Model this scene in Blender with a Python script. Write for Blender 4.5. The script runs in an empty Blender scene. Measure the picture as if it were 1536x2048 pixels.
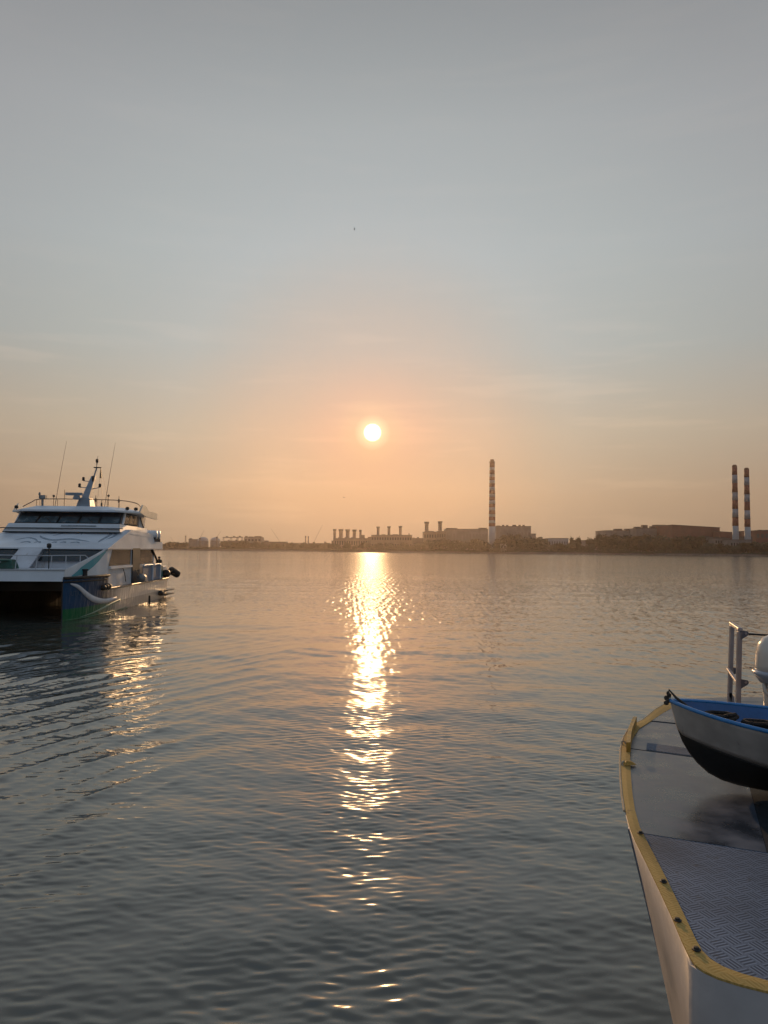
import bpy, math, random
import numpy as np
from mathutils import Vector, Matrix

random.seed(7)
C = bpy.context.scene.collection
scene = bpy.context.scene

# ------------------------------------------------------------------ camera
F = 1479.0                      # focal length in pixels of the 1536 x 2048 photograph
EYE = Vector((0.0, 0.0, 4.5))   # eye height above the water
PITCH, ROLL = math.radians(2.92), math.radians(0.5)
RC = Matrix.Rotation(math.radians(90) + PITCH, 3, 'X') @ Matrix.Rotation(ROLL, 3, 'Z')
cam = bpy.data.cameras.new('camera')
cam.sensor_fit = 'VERTICAL'; cam.sensor_height = 36.0; cam.lens = 36.0 * F / 2048.0
cam.clip_start = 0.1; cam.clip_end = 12000
camo = bpy.data.objects.new('camera', cam); C.objects.link(camo)
camo.matrix_world = Matrix.Translation(EYE) @ RC.to_4x4()
scene.camera = camo

def ray(px, py):
    return (RC @ Vector(((px - 768) / F, -(py - 1024) / F, -1.0)))
def PY(px, py, Y):              # world point seen at a pixel, at distance Y
    d = ray(px, py); return EYE + d * (Y / d.y)
def PZ(px, py, z):              # world point seen at a pixel, at height z
    d = ray(px, py); return EYE + d * ((z - EYE.z) / d.z)

# ------------------------------------------------------------------ light, sky, exposure
sd = ray(745, 865).normalized()
SUN_EL = math.asin(sd.z); SUN_AZ = math.atan2(sd.x, sd.y)
sun = bpy.data.lights.new('sun', 'SUN'); sun.energy = 2.7; sun.angle = math.radians(0.53)
sun.color = (1.0, 0.60, 0.28)
suno = bpy.data.objects.new('sun', sun); C.objects.link(suno)
suno.rotation_euler = (-sd).to_track_quat('-Z', 'Y').to_euler()

world = bpy.data.worlds.new('World'); scene.world = world; world.use_nodes = True
nt = world.node_tree; nt.nodes.clear()
def wn(t, **k):
    n = nt.nodes.new(t)
    for a, b in k.items(): setattr(n, a, b)
    return n
def wl(a, b): nt.links.new(a, b)
def wmath(op, a, b=None, c=None):
    n = wn('ShaderNodeMath', operation=op)
    for i, v in enumerate((a, b, c)):
        if v is None: continue
        if isinstance(v, (int, float)): n.inputs[i].default_value = v
        else: wl(v, n.inputs[i])
    return n.outputs[0]
def ramp_of(ntree, fac, stops, interp='EASE'):
    r = ntree.nodes.new('ShaderNodeValToRGB'); r.color_ramp.interpolation = interp
    e = r.color_ramp.elements
    while len(e) > 1: e.remove(e[-1])
    e[0].position = stops[0][0]; e[0].color = (*stops[0][1], 1)
    for p, c in stops[1:]:
        q = e.new(p); q.color = (*c, 1)
    ntree.links.new(fac, r.inputs[0]); return r.outputs[0]
tc = wn('ShaderNodeTexCoord')
sep = wn('ShaderNodeSeparateXYZ'); wl(tc.outputs['Generated'], sep.inputs[0])
el = wmath('DIVIDE', wmath('ARCSINE', sep.outputs[2]), math.pi / 2)      # 0 horizon .. 1 zenith
dot = wn('ShaderNodeVectorMath', operation='DOT_PRODUCT'); wl(tc.outputs['Generated'], dot.inputs[0])
dot.inputs[1].default_value = sd
ang = wmath('DIVIDE', wmath('ARCCOSINE', wmath('MINIMUM', dot.outputs['Value'], 1.0)), math.pi)   # 0 sun .. 1 opposite
D9 = 1 / 90.0; D18 = 1 / 180.0
base = ramp_of(nt, el, [(0, (.35, .25, .165)), (4*D9, (.41, .305, .21)), (9*D9, (.475, .41, .32)), (15*D9, (.42, .45, .435)),
                        (22*D9, (.43, .475, .485)), (30*D9, (.405, .44, .455)), (38*D9, (.32, .35, .365)), (60*D9, (.35, .41, .47)), (1.0, (.34, .41, .49))], 'LINEAR')
side = ramp_of(nt, ang, [(0, (.98, .90, .88)), (9*D18, (.97, .95, .95)), (15*D18, (1.0, 1.03, 1.06)), (22*D18, (.985,)*3), (34*D18, (.89, .845, .845)), (55*D18, (.76, .75, .76)), (110*D18, (.62, .72, .86)), (1.0, (.58, .68, .86))], 'LINEAR')
glow = ramp_of(nt, ang, [(0, (.42, .20, .06)), (1.2*D18, (.30, .09, .01)), (3.0*D18, (.20, .02, .0)), (6*D18, (.09, .005, .0)),
                         (9*D18, (.05, .0, 0)), (13*D18, (.01, .0, 0)), (20*D18, (0, 0, 0))], 'LINEAR')
gel = ramp_of(nt, el, [(0, (.1,)*3), (4*D9, (.5,)*3), (9*D9, (1,)*3), (16*D9, (.55,)*3), (30*D9, (.3,)*3)], 'LINEAR')
disc = ramp_of(nt, ang, [(0, (9, 8.5, 7)), (.46*D18, (9, 8, 6)), (.56*D18, (1.0, .8, .5)), (.72*D18, (.20, .16, .09)), (1.15*D18, (0, 0, 0))], 'LINEAR')
# thin high cloud to the right of the sun
mp = wn('ShaderNodeMapping'); wl(tc.outputs['Generated'], mp.inputs[0]); mp.inputs['Scale'].default_value = (4, 4, 38)
cn = wn('ShaderNodeTexNoise'); wl(mp.outputs[0], cn.inputs[0]); cn.inputs['Scale'].default_value = 1.4; cn.inputs['Detail'].default_value = 5
cl = ramp_of(nt, cn.outputs[0], [(.50, (0, 0, 0)), (.72, (.055, .035, .02))], 'EASE')
clm = ramp_of(nt, el, [(0, (.3,)*3), (7*D9, (1,)*3), (13*D9, (.9,)*3), (20*D9, (.2,)*3)], 'LINEAR')
def mix(mode, a, b, f=1.0):
    m = wn('ShaderNodeMix', data_type='RGBA', blend_type=mode); m.inputs[0].default_value = f
    wl(a, m.inputs[6]); wl(b, m.inputs[7]); return m.outputs[2]
sky = wn('ShaderNodeTexSky', sky_type='NISHITA', sun_disc=False)
sky.sun_elevation = SUN_EL; sky.sun_rotation = SUN_AZ; sky.dust_density = 6.0; sky.air_density = 1.2; sky.altitude = 0
g2 = mix('MULTIPLY', glow, gel); c2 = mix('MULTIPLY', cl, clm)
tot = mix('ADD', mix('ADD', mix('ADD', mix('MULTIPLY', base, side), g2), disc), c2)
bg1 = wn('ShaderNodeBackground'); wl(sky.outputs[0], bg1.inputs[0]); bg1.inputs[1].default_value = 0.002
bg2 = wn('ShaderNodeBackground'); wl(tot, bg2.inputs[0]); bg2.inputs[1].default_value = 0.93
ad = wn('ShaderNodeAddShader'); wl(bg1.outputs[0], ad.inputs[0]); wl(bg2.outputs[0], ad.inputs[1])
wo = wn('ShaderNodeOutputWorld'); wl(ad.outputs[0], wo.inputs[0])
world.cycles.sampling_method = 'MANUAL'; world.cycles.sample_map_resolution = 2048

vs = scene.view_settings
vs.view_transform = 'Standard'; vs.look = 'None'; vs.exposure = 0.0; vs.gamma = 1.0; vs.use_curve_mapping = False
scene.cycles.use_denoising = True
scene.cycles.max_bounces = 8; scene.cycles.volume_bounces = 1
scene.cycles.sample_clamp_indirect = 6.0
scene.cycles.sample_clamp_direct = 4.0

# ------------------------------------------------------------------ helpers
def tag(o, label=None, cat=None, group=None, kind=None):
    if label: o['label'] = label
    if cat: o['category'] = cat
    if group: o['group'] = group
    if kind: o['kind'] = kind
    return o
def empty(name, loc, rz=0.0):
    o = bpy.data.objects.new(name, None); C.objects.link(o); o.location = loc; o.rotation_euler = (0, 0, rz); return o
def copy_tree(o, parent=None):
    c = o.copy(); C.objects.link(c)
    if parent: c.parent = parent
    for ch in [x for x in bpy.data.objects if x.parent == o]: copy_tree(ch, c)
    return c

class MB:
    """collects shapes, builds them as one mesh object"""
    def __init__(s): s.v = []; s.f = []; s.smooth = []
    def add(s, vs, fs, smooth=False):
        n = len(s.v); s.v += [Vector(p) for p in vs]
        for f in fs: s.f.append([i + n for i in f]); s.smooth.append(smooth)
        return s
    def box(s, a, b, jit=None):
        x0, y0, z0 = a; x1, y1, z1 = b
        v = [(x0,y0,z0),(x1,y0,z0),(x1,y1,z0),(x0,y1,z0),(x0,y0,z1),(x1,y0,z1),(x1,y1,z1),(x0,y1,z1)]
        return s.add(v, [(0,3,2,1),(4,5,6,7),(0,1,5,4),(1,2,6,5),(2,3,7,6),(3,0,4,7)])
    def hexa(s, v):             # eight corners, bottom ring then top ring
        return s.add(v, [(0,3,2,1),(4,5,6,7),(0,1,5,4),(1,2,6,5),(2,3,7,6),(3,0,4,7)])
    def prism(s, poly, d):      # polygon of 3D points extruded by vector d
        n = len(poly); d = Vector(d)
        v = [Vector(p) for p in poly] + [Vector(p) + d for p in poly]
        f = [tuple(range(n))[::-1], tuple(range(n, 2*n))] + [(i, (i+1) % n, n+(i+1) % n, n+i) for i in range(n)]
        return s.add(v, f)
    def tube(s, pts, r, n=8, r2=None, smooth=True):
        pts = [Vector(p) for p in pts]; m = len(pts); vs = []; fs = []
        for i, p in enumerate(pts):
            t = (pts[min(i+1, m-1)] - pts[max(i-1, 0)]).normalized()
            up = Vector((0,0,1)) if abs(t.z) < .95 else Vector((0,1,0))
            a = t.cross(up).normalized(); b = t.cross(a)
            rr = r if r2 is None else r + (r2 - r) * i / (m - 1)
            for k in range(n):
                q = 2*math.pi*k/n; vs.append(p + a*math.cos(q)*rr + b*math.sin(q)*rr)
        for i in range(m-1):
            for k in range(n):
                fs.append((i*n+k, i*n+(k+1) % n, (i+1)*n+(k+1) % n, (i+1)*n+k))
        s.add(vs, fs, smooth)
        s.add(vs[:n], [tuple(range(n))]); s.add(vs[-n:], [tuple(range(n))[::-1]])
        return s
    def lathe(s, c, prof, n=24, axis='Z', smooth=True):   # prof: list of (radius, height)
        c = Vector(c); vs = []; fs = []
        for r, h in prof:
            for k in range(n):
                q = 2*math.pi*k/n; x, y = r*math.cos(q), r*math.sin(q)
                p = {'Z': (x, y, h), 'X': (h, x, y), 'Y': (x, h, y)}[axis]
                vs.append(c + Vector(p))
        for i in range(len(prof)-1):
            for k in range(n):
                fs.append((i*n+k, i*n+(k+1) % n, (i+1)*n+(k+1) % n, (i+1)*n+k))
        fs2 = [tuple(range(n))[::-1], tuple(range((len(prof)-1)*n, len(prof)*n))]
        k0 = len(s.v); s.add(vs, fs, smooth)
        for f in fs2: s.f.append([i + k0 for i in f]); s.smooth.append(False)
        return s
    def grid(s, rows, smooth=True, close=False):     # rows: list of equal lists of points
        m = len(rows[0]); vs = [p for r in rows for p in r]; fs = []
        for i in range(len(rows)-1):
            for k in range(m if close else m-1):
                fs.append((i*m+k, i*m+(k+1) % m, (i+1)*m+(k+1) % m, (i+1)*m+k))
        return s.add(vs, fs, smooth)
    def build(s, name, mat, parent=None, world=False, bevel=0):
        off = parent.location if (parent is not None and world) else Vector((0,0,0))
        if parent is not None and world and parent.type == 'MESH': off = parent.parent.location if parent.parent else off
        me = bpy.data.meshes.new(name)
        me.from_pydata([tuple(p - off) for p in s.v], [], s.f); me.validate()
        me.polygons.foreach_set('use_smooth', s.smooth[:len(me.polygons)] if len(me.polygons) == len(s.smooth) else [False]*len(me.polygons))
        me.materials.append(mat); me.update()
        o = bpy.data.objects.new(name, me); C.objects.link(o)
        if parent is not None: o.parent = parent
        if bevel:
            b = o.modifiers.new('bevel', 'BEVEL'); b.width = bevel; b.segments = 2; b.limit_method = 'ANGLE'
        return o

def mat(name, col, rough=.6, metal=0.0, spec=.5, noise=0.0, rvar=.1, chip=None, nscale=3.0, bump=0.0, bscale=20.0, ior=None, coat=0.0):
    m = bpy.data.materials.new(name); m.use_nodes = True; t = m.node_tree
    p = t.nodes['Principled BSDF']; p.inputs['Base Color'].default_value = (*col, 1)
    p.inputs['Roughness'].default_value = rough; p.inputs['Metallic'].default_value = metal
    p.inputs['Specular IOR Level'].default_value = spec; p.inputs['Coat Weight'].default_value = coat
    if ior: p.inputs['IOR'].default_value = ior
    co = t.nodes.new('ShaderNodeTexCoord')
    n = t.nodes.new('ShaderNodeTexNoise'); n.inputs['Scale'].default_value = nscale; n.inputs['Detail'].default_value = 6
    t.links.new(co.outputs['Object'], n.inputs[0])
    if noise:
        a = tuple(max(0, c*(1-noise)) for c in col); b = tuple(min(1, c*(1+noise)) for c in col)
        r = ramp_of(t, n.outputs[0], [(.3, a), (.7, b)]); t.links.new(r, p.inputs['Base Color'])
        rr = t.nodes.new('ShaderNodeMapRange'); t.links.new(n.outputs[0], rr.inputs[0])
        rr.inputs[1].default_value = .3; rr.inputs[2].default_value = .7; rr.inputs[3].default_value = max(.02, rough-rvar); rr.inputs[4].default_value = min(1, rough+rvar); t.links.new(rr.outputs[0], p.inputs['Roughness'])
    if chip:
        mp = t.nodes.new('ShaderNodeMapping'); mp.inputs['Scale'].default_value = chip[1]; t.links.new(co.outputs['Object'], mp.inputs[0])
        n3 = t.nodes.new('ShaderNodeTexNoise'); n3.inputs['Scale'].default_value = 1.0; n3.inputs['Detail'].default_value = 8; n3.inputs['Roughness'].default_value = .65; t.links.new(mp.outputs[0], n3.inputs[0])
        mr = t.nodes.new('ShaderNodeMapRange'); t.links.new(n3.outputs[0], mr.inputs[0]); mr.inputs[1].default_value = chip[2]; mr.inputs[2].default_value = chip[2]+.06; mr.inputs[4].default_value = chip[3]
        mx = t.nodes.new('ShaderNodeMix'); mx.data_type = 'RGBA'; t.links.new(mr.outputs[0], mx.inputs[0])
        src = p.inputs['Base Color'].links; 
        if src: t.links.new(src[0].from_socket, mx.inputs[6])
        else: mx.inputs[6].default_value = (*col, 1)
        mx.inputs[7].default_value = (*chip[0], 1); t.links.new(mx.outputs[2], p.inputs['Base Color'])
    if bump:
        n2 = t.nodes.new('ShaderNodeTexNoise'); n2.inputs['Scale'].default_value = bscale; n2.inputs['Detail'].default_value = 4
        t.links.new(co.outputs['Object'], n2.inputs[0])
        bb = t.nodes.new('ShaderNodeBump'); bb.inputs['Strength'].default_value = bump; bb.inputs['Distance'].default_value = .02
        t.links.new(n2.outputs[0], bb.inputs['Height']); t.links.new(bb.outputs[0], p.inputs['Normal'])
    return m

# ------------------------------------------------------------------ water
def water_material():
    m = bpy.data.materials.new('sea_water'); m.use_nodes = True; t = m.node_tree; p = t.nodes['Principled BSDF']
    p.inputs['Base Color'].default_value = (.046, .056, .051, 1); p.inputs['IOR'].default_value = 1.78
    p.inputs['Roughness'].default_value = .06
    N = lambda k: t.nodes.new(k); L = t.links.new
    tc = N('ShaderNodeTexCoord')
    ln = N('ShaderNodeVectorMath'); ln.operation = 'LENGTH'; L(tc.outputs['Object'], ln.inputs[0])
    amp = None
    # unresolved ripples: a small random slope added to the real surface normal, rougher where the mesh carries fewer of the short waves
    def slope(scale, sx):
        mp = N('ShaderNodeMapping'); mp.inputs['Scale'].default_value = (scale*sx, scale, scale); L(tc.outputs['Object'], mp.inputs[0])
        n = N('ShaderNodeTexNoise'); n.inputs['Scale'].default_value = 1.0; n.inputs['Detail'].default_value = 3.0; n.inputs['Roughness'].default_value = .6
        L(mp.outputs[0], n.inputs[0])
        s = N('ShaderNodeVectorMath'); s.operation = 'SUBTRACT'; L(n.outputs['Color'], s.inputs[0]); s.inputs[1].default_value = (.5, .5, .5)
        return s.outputs[0]
    def scale(v, f):
        s = N('ShaderNodeVectorMath'); s.operation = 'MULTIPLY'; L(v, s.inputs[0])
        c = N('ShaderNodeCombineXYZ'); L(f, c.inputs[0]); L(f, c.inputs[1]); c.inputs[2].default_value = 0
        L(c.outputs[0], s.inputs[1]); return s.outputs[0]
    mr = N('ShaderNodeMapRange'); mr.interpolation_type = 'SMOOTHSTEP'; L(ln.outputs['Value'], mr.inputs[0])
    mr.inputs[1].default_value = 11; mr.inputs[2].default_value = 75; mr.inputs[3].default_value = .05; mr.inputs[4].default_value = .80
    # wind patches on the far water
    mpp = N('ShaderNodeMapping'); mpp.inputs['Scale'].default_value = (.004, .018, 1); L(tc.outputs['Object'], mpp.inputs[0])
    np_ = N('ShaderNodeTexNoise'); np_.inputs['Scale'].default_value = 1.0; np_.inputs['Detail'].default_value = 3; L(mpp.outputs[0], np_.inputs[0])
    pr = N('ShaderNodeMapRange'); L(np_.outputs[0], pr.inputs[0]); pr.inputs[1].default_value = .35; pr.inputs[2].default_value = .65; pr.inputs[3].default_value = .6; pr.inputs[4].default_value = 1.15
    ds = N('ShaderNodeVectorMath'); ds.operation = 'DISTANCE'; L(tc.outputs['Object'], ds.inputs[0]); ds.inputs[1].default_value = (-20, 38, 0)
    lr = N('ShaderNodeMapRange'); L(ds.outputs['Value'], lr.inputs[0]); lr.inputs[1].default_value = 12; lr.inputs[2].default_value = 28; lr.inputs[3].default_value = .2; lr.inputs[4].default_value = 1.0
    m0 = N('ShaderNodeMath'); m0.operation = 'MULTIPLY'; L(mr.outputs[0], m0.inputs[0]); L(lr.outputs[0], m0.inputs[1])
    mu = N('ShaderNodeMath'); mu.operation = 'MULTIPLY'; L(m0.outputs[0], mu.inputs[0]); L(pr.outputs[0], mu.inputs[1])
    a1 = scale(slope(5.5, .5), mu.outputs[0])
    g = N('ShaderNodeNewGeometry')
    ad = N('ShaderNodeVectorMath'); ad.operation = 'ADD'; L(g.outputs['Normal'], ad.inputs[0]); L(a1, ad.inputs[1])
    nr = N('ShaderNodeVectorMath'); nr.operation = 'NORMALIZE'; L(ad.outputs[0], nr.inputs[0])
    L(nr.outputs[0], p.inputs['Normal'])
    return m

def make_water():
    rng = np.random.default_rng(11)
    r = [0.5, 2.0, 3.2, 4.4]
    while r[-1] < 1940:
        q = r[-1]; r.append(q + max(.018 if q > 5.5 else .05, min(q*q/8200.0, q*.010)))
    r = np.array(r)
    NF = 1150
    fine = np.linspace(-33, 33, NF)
    coarse = np.arange(37, 324, 4.0)
    th = np.radians(np.concatenate([fine, coarse]))
    R, T = np.meshgrid(r, th, indexing='ij')
    X = R*np.sin(T); Y = R*np.cos(T)
    dr = np.gradient(r)[:, None]; dth = np.full_like(th, np.radians(4.0)); dth[:NF] = np.radians(66/(NF-1.))
    tang = R*dth[None, :]
    H = np.zeros_like(X)
    rx, ry = np.sin(T), np.cos(T)
    # slow patchiness of the ripples
    patch = .5 + .5*np.sin(X*.31+Y*.17+1.3)*np.sin(Y*.23-X*.12+.4)
    patch2 = .5 + .5*np.sin(X*.9-Y*.5+2.)*np.sin(Y*.62+X*.4)
    dl = np.hypot((X+19)/1.25, Y-38); lee = .22+.78*np.clip((dl-9)/13, 0, 1)
    comps = []
    def band(n, l0, l1, mean_dir, spread, slope):
        for i in range(n):
            lam = math.exp(rng.uniform(math.log(l0), math.log(l1)))
            a = math.radians(mean_dir + rng.normal(0, spread))
            comps.append((lam, a, slope/math.sqrt(n/2.0)*lam/(2*math.pi)/1.0, rng.uniform(0, 6.28), l1 < .5))
    band(26, .12, .32, 91, 20, .062)       # short ripples, crests across the view
    band(24, .26, .75, 86, 44, .030)
    band(10, .8, 2.2, 52, 14, .016)        # two crossing wind waves
    band(10, .8, 2.4, 128, 14, .014)
    band(8, 2.5, 6.5, 88, 32, .014)
    nfar = len(comps)
    band(34, .20, 1.1, 0, 8, .105)         # cross ripples that still read far out
    far = np.clip((R-22)/30, 0, 1)
    for ci, (lam, a, A, ph, short) in enumerate(comps):
        k = 2*math.pi/lam; kx, ky = k*math.cos(a), k*math.sin(a)
        pr = np.abs(kx*rx+ky*ry)*dr; pt = np.abs(kx*ry-ky*rx)*tang
        w = np.clip((2.3-np.maximum(pr, pt))/1.2, 0, 1)
        if ci >= nfar: w = w*far*(.75+.5*patch)
        elif short: w = w*(.45+.75*patch)*(.6+.6*patch2)
        if lam < 1.0: w = w*lee
        H += A*w*np.sin(kx*X+ky*Y+ph)
    # wake-like train on the left, crests running away to the right of the ferry
    for lam, A, ph in ((1.15, .009, 0.3), (.85, .006, 1.9), (1.9, .009, 4.0)):
        a = math.radians(-32+8*math.sin(ph)); k = 2*math.pi/lam; kx, ky = k*math.cos(a), k*math.sin(a)
        pr = np.abs(kx*rx+ky*ry)*dr; pt = np.abs(kx*ry-ky*rx)*tang
        w = np.clip((2.3-np.maximum(pr, pt))/1.2, 0, 1)*np.clip((-2.5-X)/3.0, 0, 1)*np.clip((Y-9)/5, 0, 1)*np.clip((44-Y)/14, 0, 1)
        s = np.sin(kx*X+ky*Y+ph+1.3*np.sin(.35*X+.2*Y)+.9*np.sin(.9*X-.7*Y+ph)); w = w*(.35+.65*np.sin(.42*X+.55*Y+ph)**2)
        H += A*w*(2.2*np.exp(2.2*(s-1))-.6)
    nr, nth = X.shape
    co = np.stack([X, Y, H], -1).reshape(-1, 3).astype(np.float32)
    idx = np.arange(nr*nth).reshape(nr, nth)
    a = idx[:-1, :]; b = idx[1:, :]
    a2 = np.roll(a, -1, 1); b2 = np.roll(b, -1, 1)
    quads = np.stack([a, a2, b2, b], -1).reshape(-1, 4)[:, ::-1].astype(np.int32)
    nf = len(quads)
    me = bpy.data.meshes.new('water')
    me.vertices.add(len(co)); me.vertices.foreach_set('co', co.ravel())
    me.loops.add(nf*4); me.loops.foreach_set('vertex_index', quads.ravel())
    me.polygons.add(nf); me.polygons.foreach_set('loop_start', np.arange(0, nf*4, 4, dtype=np.int32))
    me.polygons.foreach_set('loop_total', np.full(nf, 4, dtype=np.int32))
    me.polygons.foreach_set('use_smooth', np.ones(nf, dtype=bool))
    me.update(); me.validate()
    me.materials.append(water_material())
    o = bpy.data.objects.new('water', me); C.objects.link(o)
    n0 = me.polygons[nf//2].normal
    if n0.z < 0: me.flip_normals()
    tag(o, kind='structure')
    return o
make_water()

exec_parts = []
# ------------------------------------------------------------------ far shore
HZ = 'far'
m_land = mat('shore_ground', (.055, .045, .035), .9, noise=.4, nscale=.2)
m_rock = mat('rock_bank', (.10, .085, .07), .9, noise=.5, nscale=.5, bump=.5, bscale=1)
m_leaf = mat('tree_leaf', (.022, .032, .014), .8, noise=.6, nscale=.3)
m_bark = mat('tree_bark', (.06, .045, .03), .9, noise=.3)
m_conc = mat('concrete', (.16, .157, .155), .8, noise=.2, nscale=.08)
m_conc_l = mat('pale_cladding', (.30, .32, .34), .7, noise=.15, nscale=.05)
m_dark = mat('dark_steel', (.08, .07, .065), .7, noise=.3, nscale=.1)
m_red = mat('red_cladding', (.17, .065, .05), .8, noise=.2, nscale=.06)
m_bay = mat('bay_grey', (.145, .14, .135), .7)  # muted grey for the window bays of the halls
m_win = mat('window_dark', (.02, .025, .03), .15)
m_redp = mat('red_paint', (.17, .032, .02), .7, noise=.2, nscale=.1)
m_whitep = mat('white_paint', (.27, .28, .31), .7, noise=.12, nscale=.1)
m_steel = mat('stack_steel', (.13, .10, .085), .7, noise=.2, nscale=.1)

def D(px): return 1447 + (980-1447)*(px-330)/1206.0     # distance of the waterline under a column
def zat(px, py, Y): return PY(px, py, Y).z
def xat(px, Y): return PY(px, 1090, Y).x

def shore():
    b = MB(); front = []; top = []; back = []
    k = -300
    pts = []
    while k <= 1900:
        d = D(k) + 6*math.sin(k*.021) + 3*math.sin(k*.083)
        pts.append((xat(k, d), d)); k += 14
    rows = [[Vector((x, y-1, -.9)) for x, y in pts], [Vector((x, y, .2)) for x, y in pts], [Vector((x+random.uniform(-1,1), y+4, 2.2+random.uniform(-.4,.4))) for x, y in pts],
            [Vector((x, y+9, 2.8)) for x, y in pts], [Vector((x, y+420, 3.2)) for x, y in pts], [Vector((x, y+421, -.9)) for x, y in pts]]
    b.grid(rows[2:], smooth=False); o = b.build('shore_ground', m_land); tag(o, kind='structure')
    b2 = MB(); b2.grid(rows[:3], smooth=False); o = b2.build('rock_embankment', m_rock); tag(o, kind='structure')
shore()

def block(x0, x1, yt, off, depth, m, name, label, cat, group=None, ytr=None, parts=(), windows=None, zb=2.5, roof=m_dark):
    """a building whose front spans the columns x0..x1 and whose roof line stands at row yt"""
    Y = D((x0+x1)/2) + off
    X0, X1 = xat(x0, Y), xat(x1, Y); zt0 = zat(x0, yt, Y); zt1 = zat(x1, ytr if ytr else yt, Y)
    root = empty(name, ((X0+X1)/2, Y, zb)); tag(root, label, cat, group)
    b = MB(); b.hexa([(X0,Y,zb),(X1,Y,zb),(X1,Y+depth,zb),(X0,Y+depth,zb),(X0,Y,zt0),(X1,Y,zt1),(X1,Y+depth,zt1),(X0,Y+depth,zt0)])
    b.build('wall', m, root, world=True)
    r = MB(); r.hexa([(X0-.5,Y-.5,zt0+.004),(X1+.5,Y-.5,zt1+.004),(X1+.5,Y+depth+.5,zt1+.004),(X0-.5,Y+depth+.5,zt0+.004),
                      (X0-.5,Y-.5,zt0+.7),(X1+.5,Y-.5,zt1+.7),(X1+.5,Y+depth+.5,zt1+.7),(X0-.5,Y+depth+.5,zt0+.7)])
    ro = r.build('roof', roof, root, world=True)
    for (u0, u1, v) in parts:   # roof boxes given in columns and rows
        q = MB(); z1 = zat((u0+u1)/2, v, Y+3); q.box((xat(u0, Y), Y+3, min(zt0, zt1)+.3), (xat(u1, Y), Y+min(depth-2, 3+abs(xat(u1,Y)-xat(u0,Y))), z1))
        q.box((xat(u0, Y)-.3, Y+2.8, z1+.003), (xat(u1, Y)+.3, Y+min(depth-2, 3+abs(xat(u1,Y)-xat(u0,Y)))+.2, z1+.4))
        q.build('roof_unit', m_dark if m is not m_conc_l else m_conc_l, root, world=True)
    if windows:
        nrow, ncol, m_w = windows
        w = (X1-X0)/(ncol); h = (min(zt0, zt1)-zb)
        for i in range(nrow):
            for j in range(ncol):
                q = MB(); zc = zb + h*(i+.75)/(nrow+.3)
                q.box((X0+w*(j+.22), Y-.12, zc-h*.12/nrow), (X0+w*(j+.78), Y+.1, zc+h*.22/nrow))
                q.build('window', m_w, root, world=True)
    return root

def stack(px, yt, wid, yb, off, name, label, group, flare=1.35, body=m_steel):
    Y = D(px)+off; x = xat(px, Y); s = Y/F; r = wid*s/2; z0 = zat(px, yb, Y); zt = zat(px, yt, Y); H = zt-z0
    root = empty(name, (x, Y, z0)); tag(root, label, 'exhaust stack', group)
    b = MB(); b.lathe((x, Y, z0), [(r*1.1, 0), (r, H*.1), (r, H*.80)], 20); b.build('shaft', body, root, world=True)
    c = MB(); c.lathe((x, Y, z0), [(r*1.0, H*.80+.01), (r*flare, H*.88), (r*flare, H*.97), (r*flare*1.12, H*.975), (r*flare*1.12, H), (r*.8, H)], 20)
    c.build('flared_top', m_dark, root, world=True)
    for i in range(4): l = MB(); l.lathe((x, Y, z0), [(r*.9, H*(.2+.16*i)), (r*1.12, H*(.2+.16*i)), (r*1.12, H*(.21+.16*i)), (r*.9, H*(.21+.16*i))], 20, smooth=False); l.build('ring', m_dark, root, world=True)
    return root

def chimney(px_t, yt, wt, yb, wb, bands, off, label, cap, group=None):
    Y = D(px_t)+off; s = Y/F; pxb = px_t
    x = xat(px_t, Y); z0 = 2.6; zt = zat(px_t, yt, Y)
    zb_pix = zat(px_t, yb, Y)
    root = empty('striped_chimney', (x, Y, z0)); tag(root, label, 'chimney', group)
    def rad(z):
        k = (z-zb_pix)/(zt-zb_pix); return (wb+(wt-wb)*k)*s/2
    zs = [z0]+[zat(px_t, y, Y) for y in bands]+[zt]
    cols = []
    for i in range(len(zs)-1):
        b = MB(); b.lathe((x, Y, 0), [(rad(zs[i])+.001*i, zs[i]), (rad(zs[i+1])+.001*i, zs[i+1])], 32)
        red = (len(zs)-2-i) % 2 == 0 and i > 0
        o = b.build('painted_band' if i else 'concrete_base', m_redp if red else (m_whitep if i else m_conc_l), root, world=True)
        if i: o['label'] = 'red painted band' if red else 'white painted band'
    c = MB()
    if cap == 'round':
        r = rad(zt); c.lathe((x, Y, zt), [(r*1.0, .003), (r*.96, 1.2), (r*.8, 2.6), (r*.55, 3.3), (r*.5, 3.0)], 28); c.build('cap', m_redd, root, world=True)
    else:
        r = rad(zt); c.lathe((x, Y, zt), [(r*1.12, -2.2), (r*1.15, -.2), (r*1.0, .0), (r*.78, .2), (r*.78, 2.6), (r*.9, 2.8), (r*.7, 3.4)], 28); c.build('cap', m_redd, root, world=True)
    for y in bands[1::3]:
        g = MB(); z = zat(px_t, y, Y); r = rad(z); g.lathe((x, Y, z), [(r, -.25), (r+.9, -.2), (r+.9, .0), (r, .05)], 24, smooth=False); g.build('gallery', m_dark, root, world=True)
    return root
m_redd = mat('dark_red_cap', (.13, .05, .035), .8, noise=.2, nscale=.1)

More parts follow.
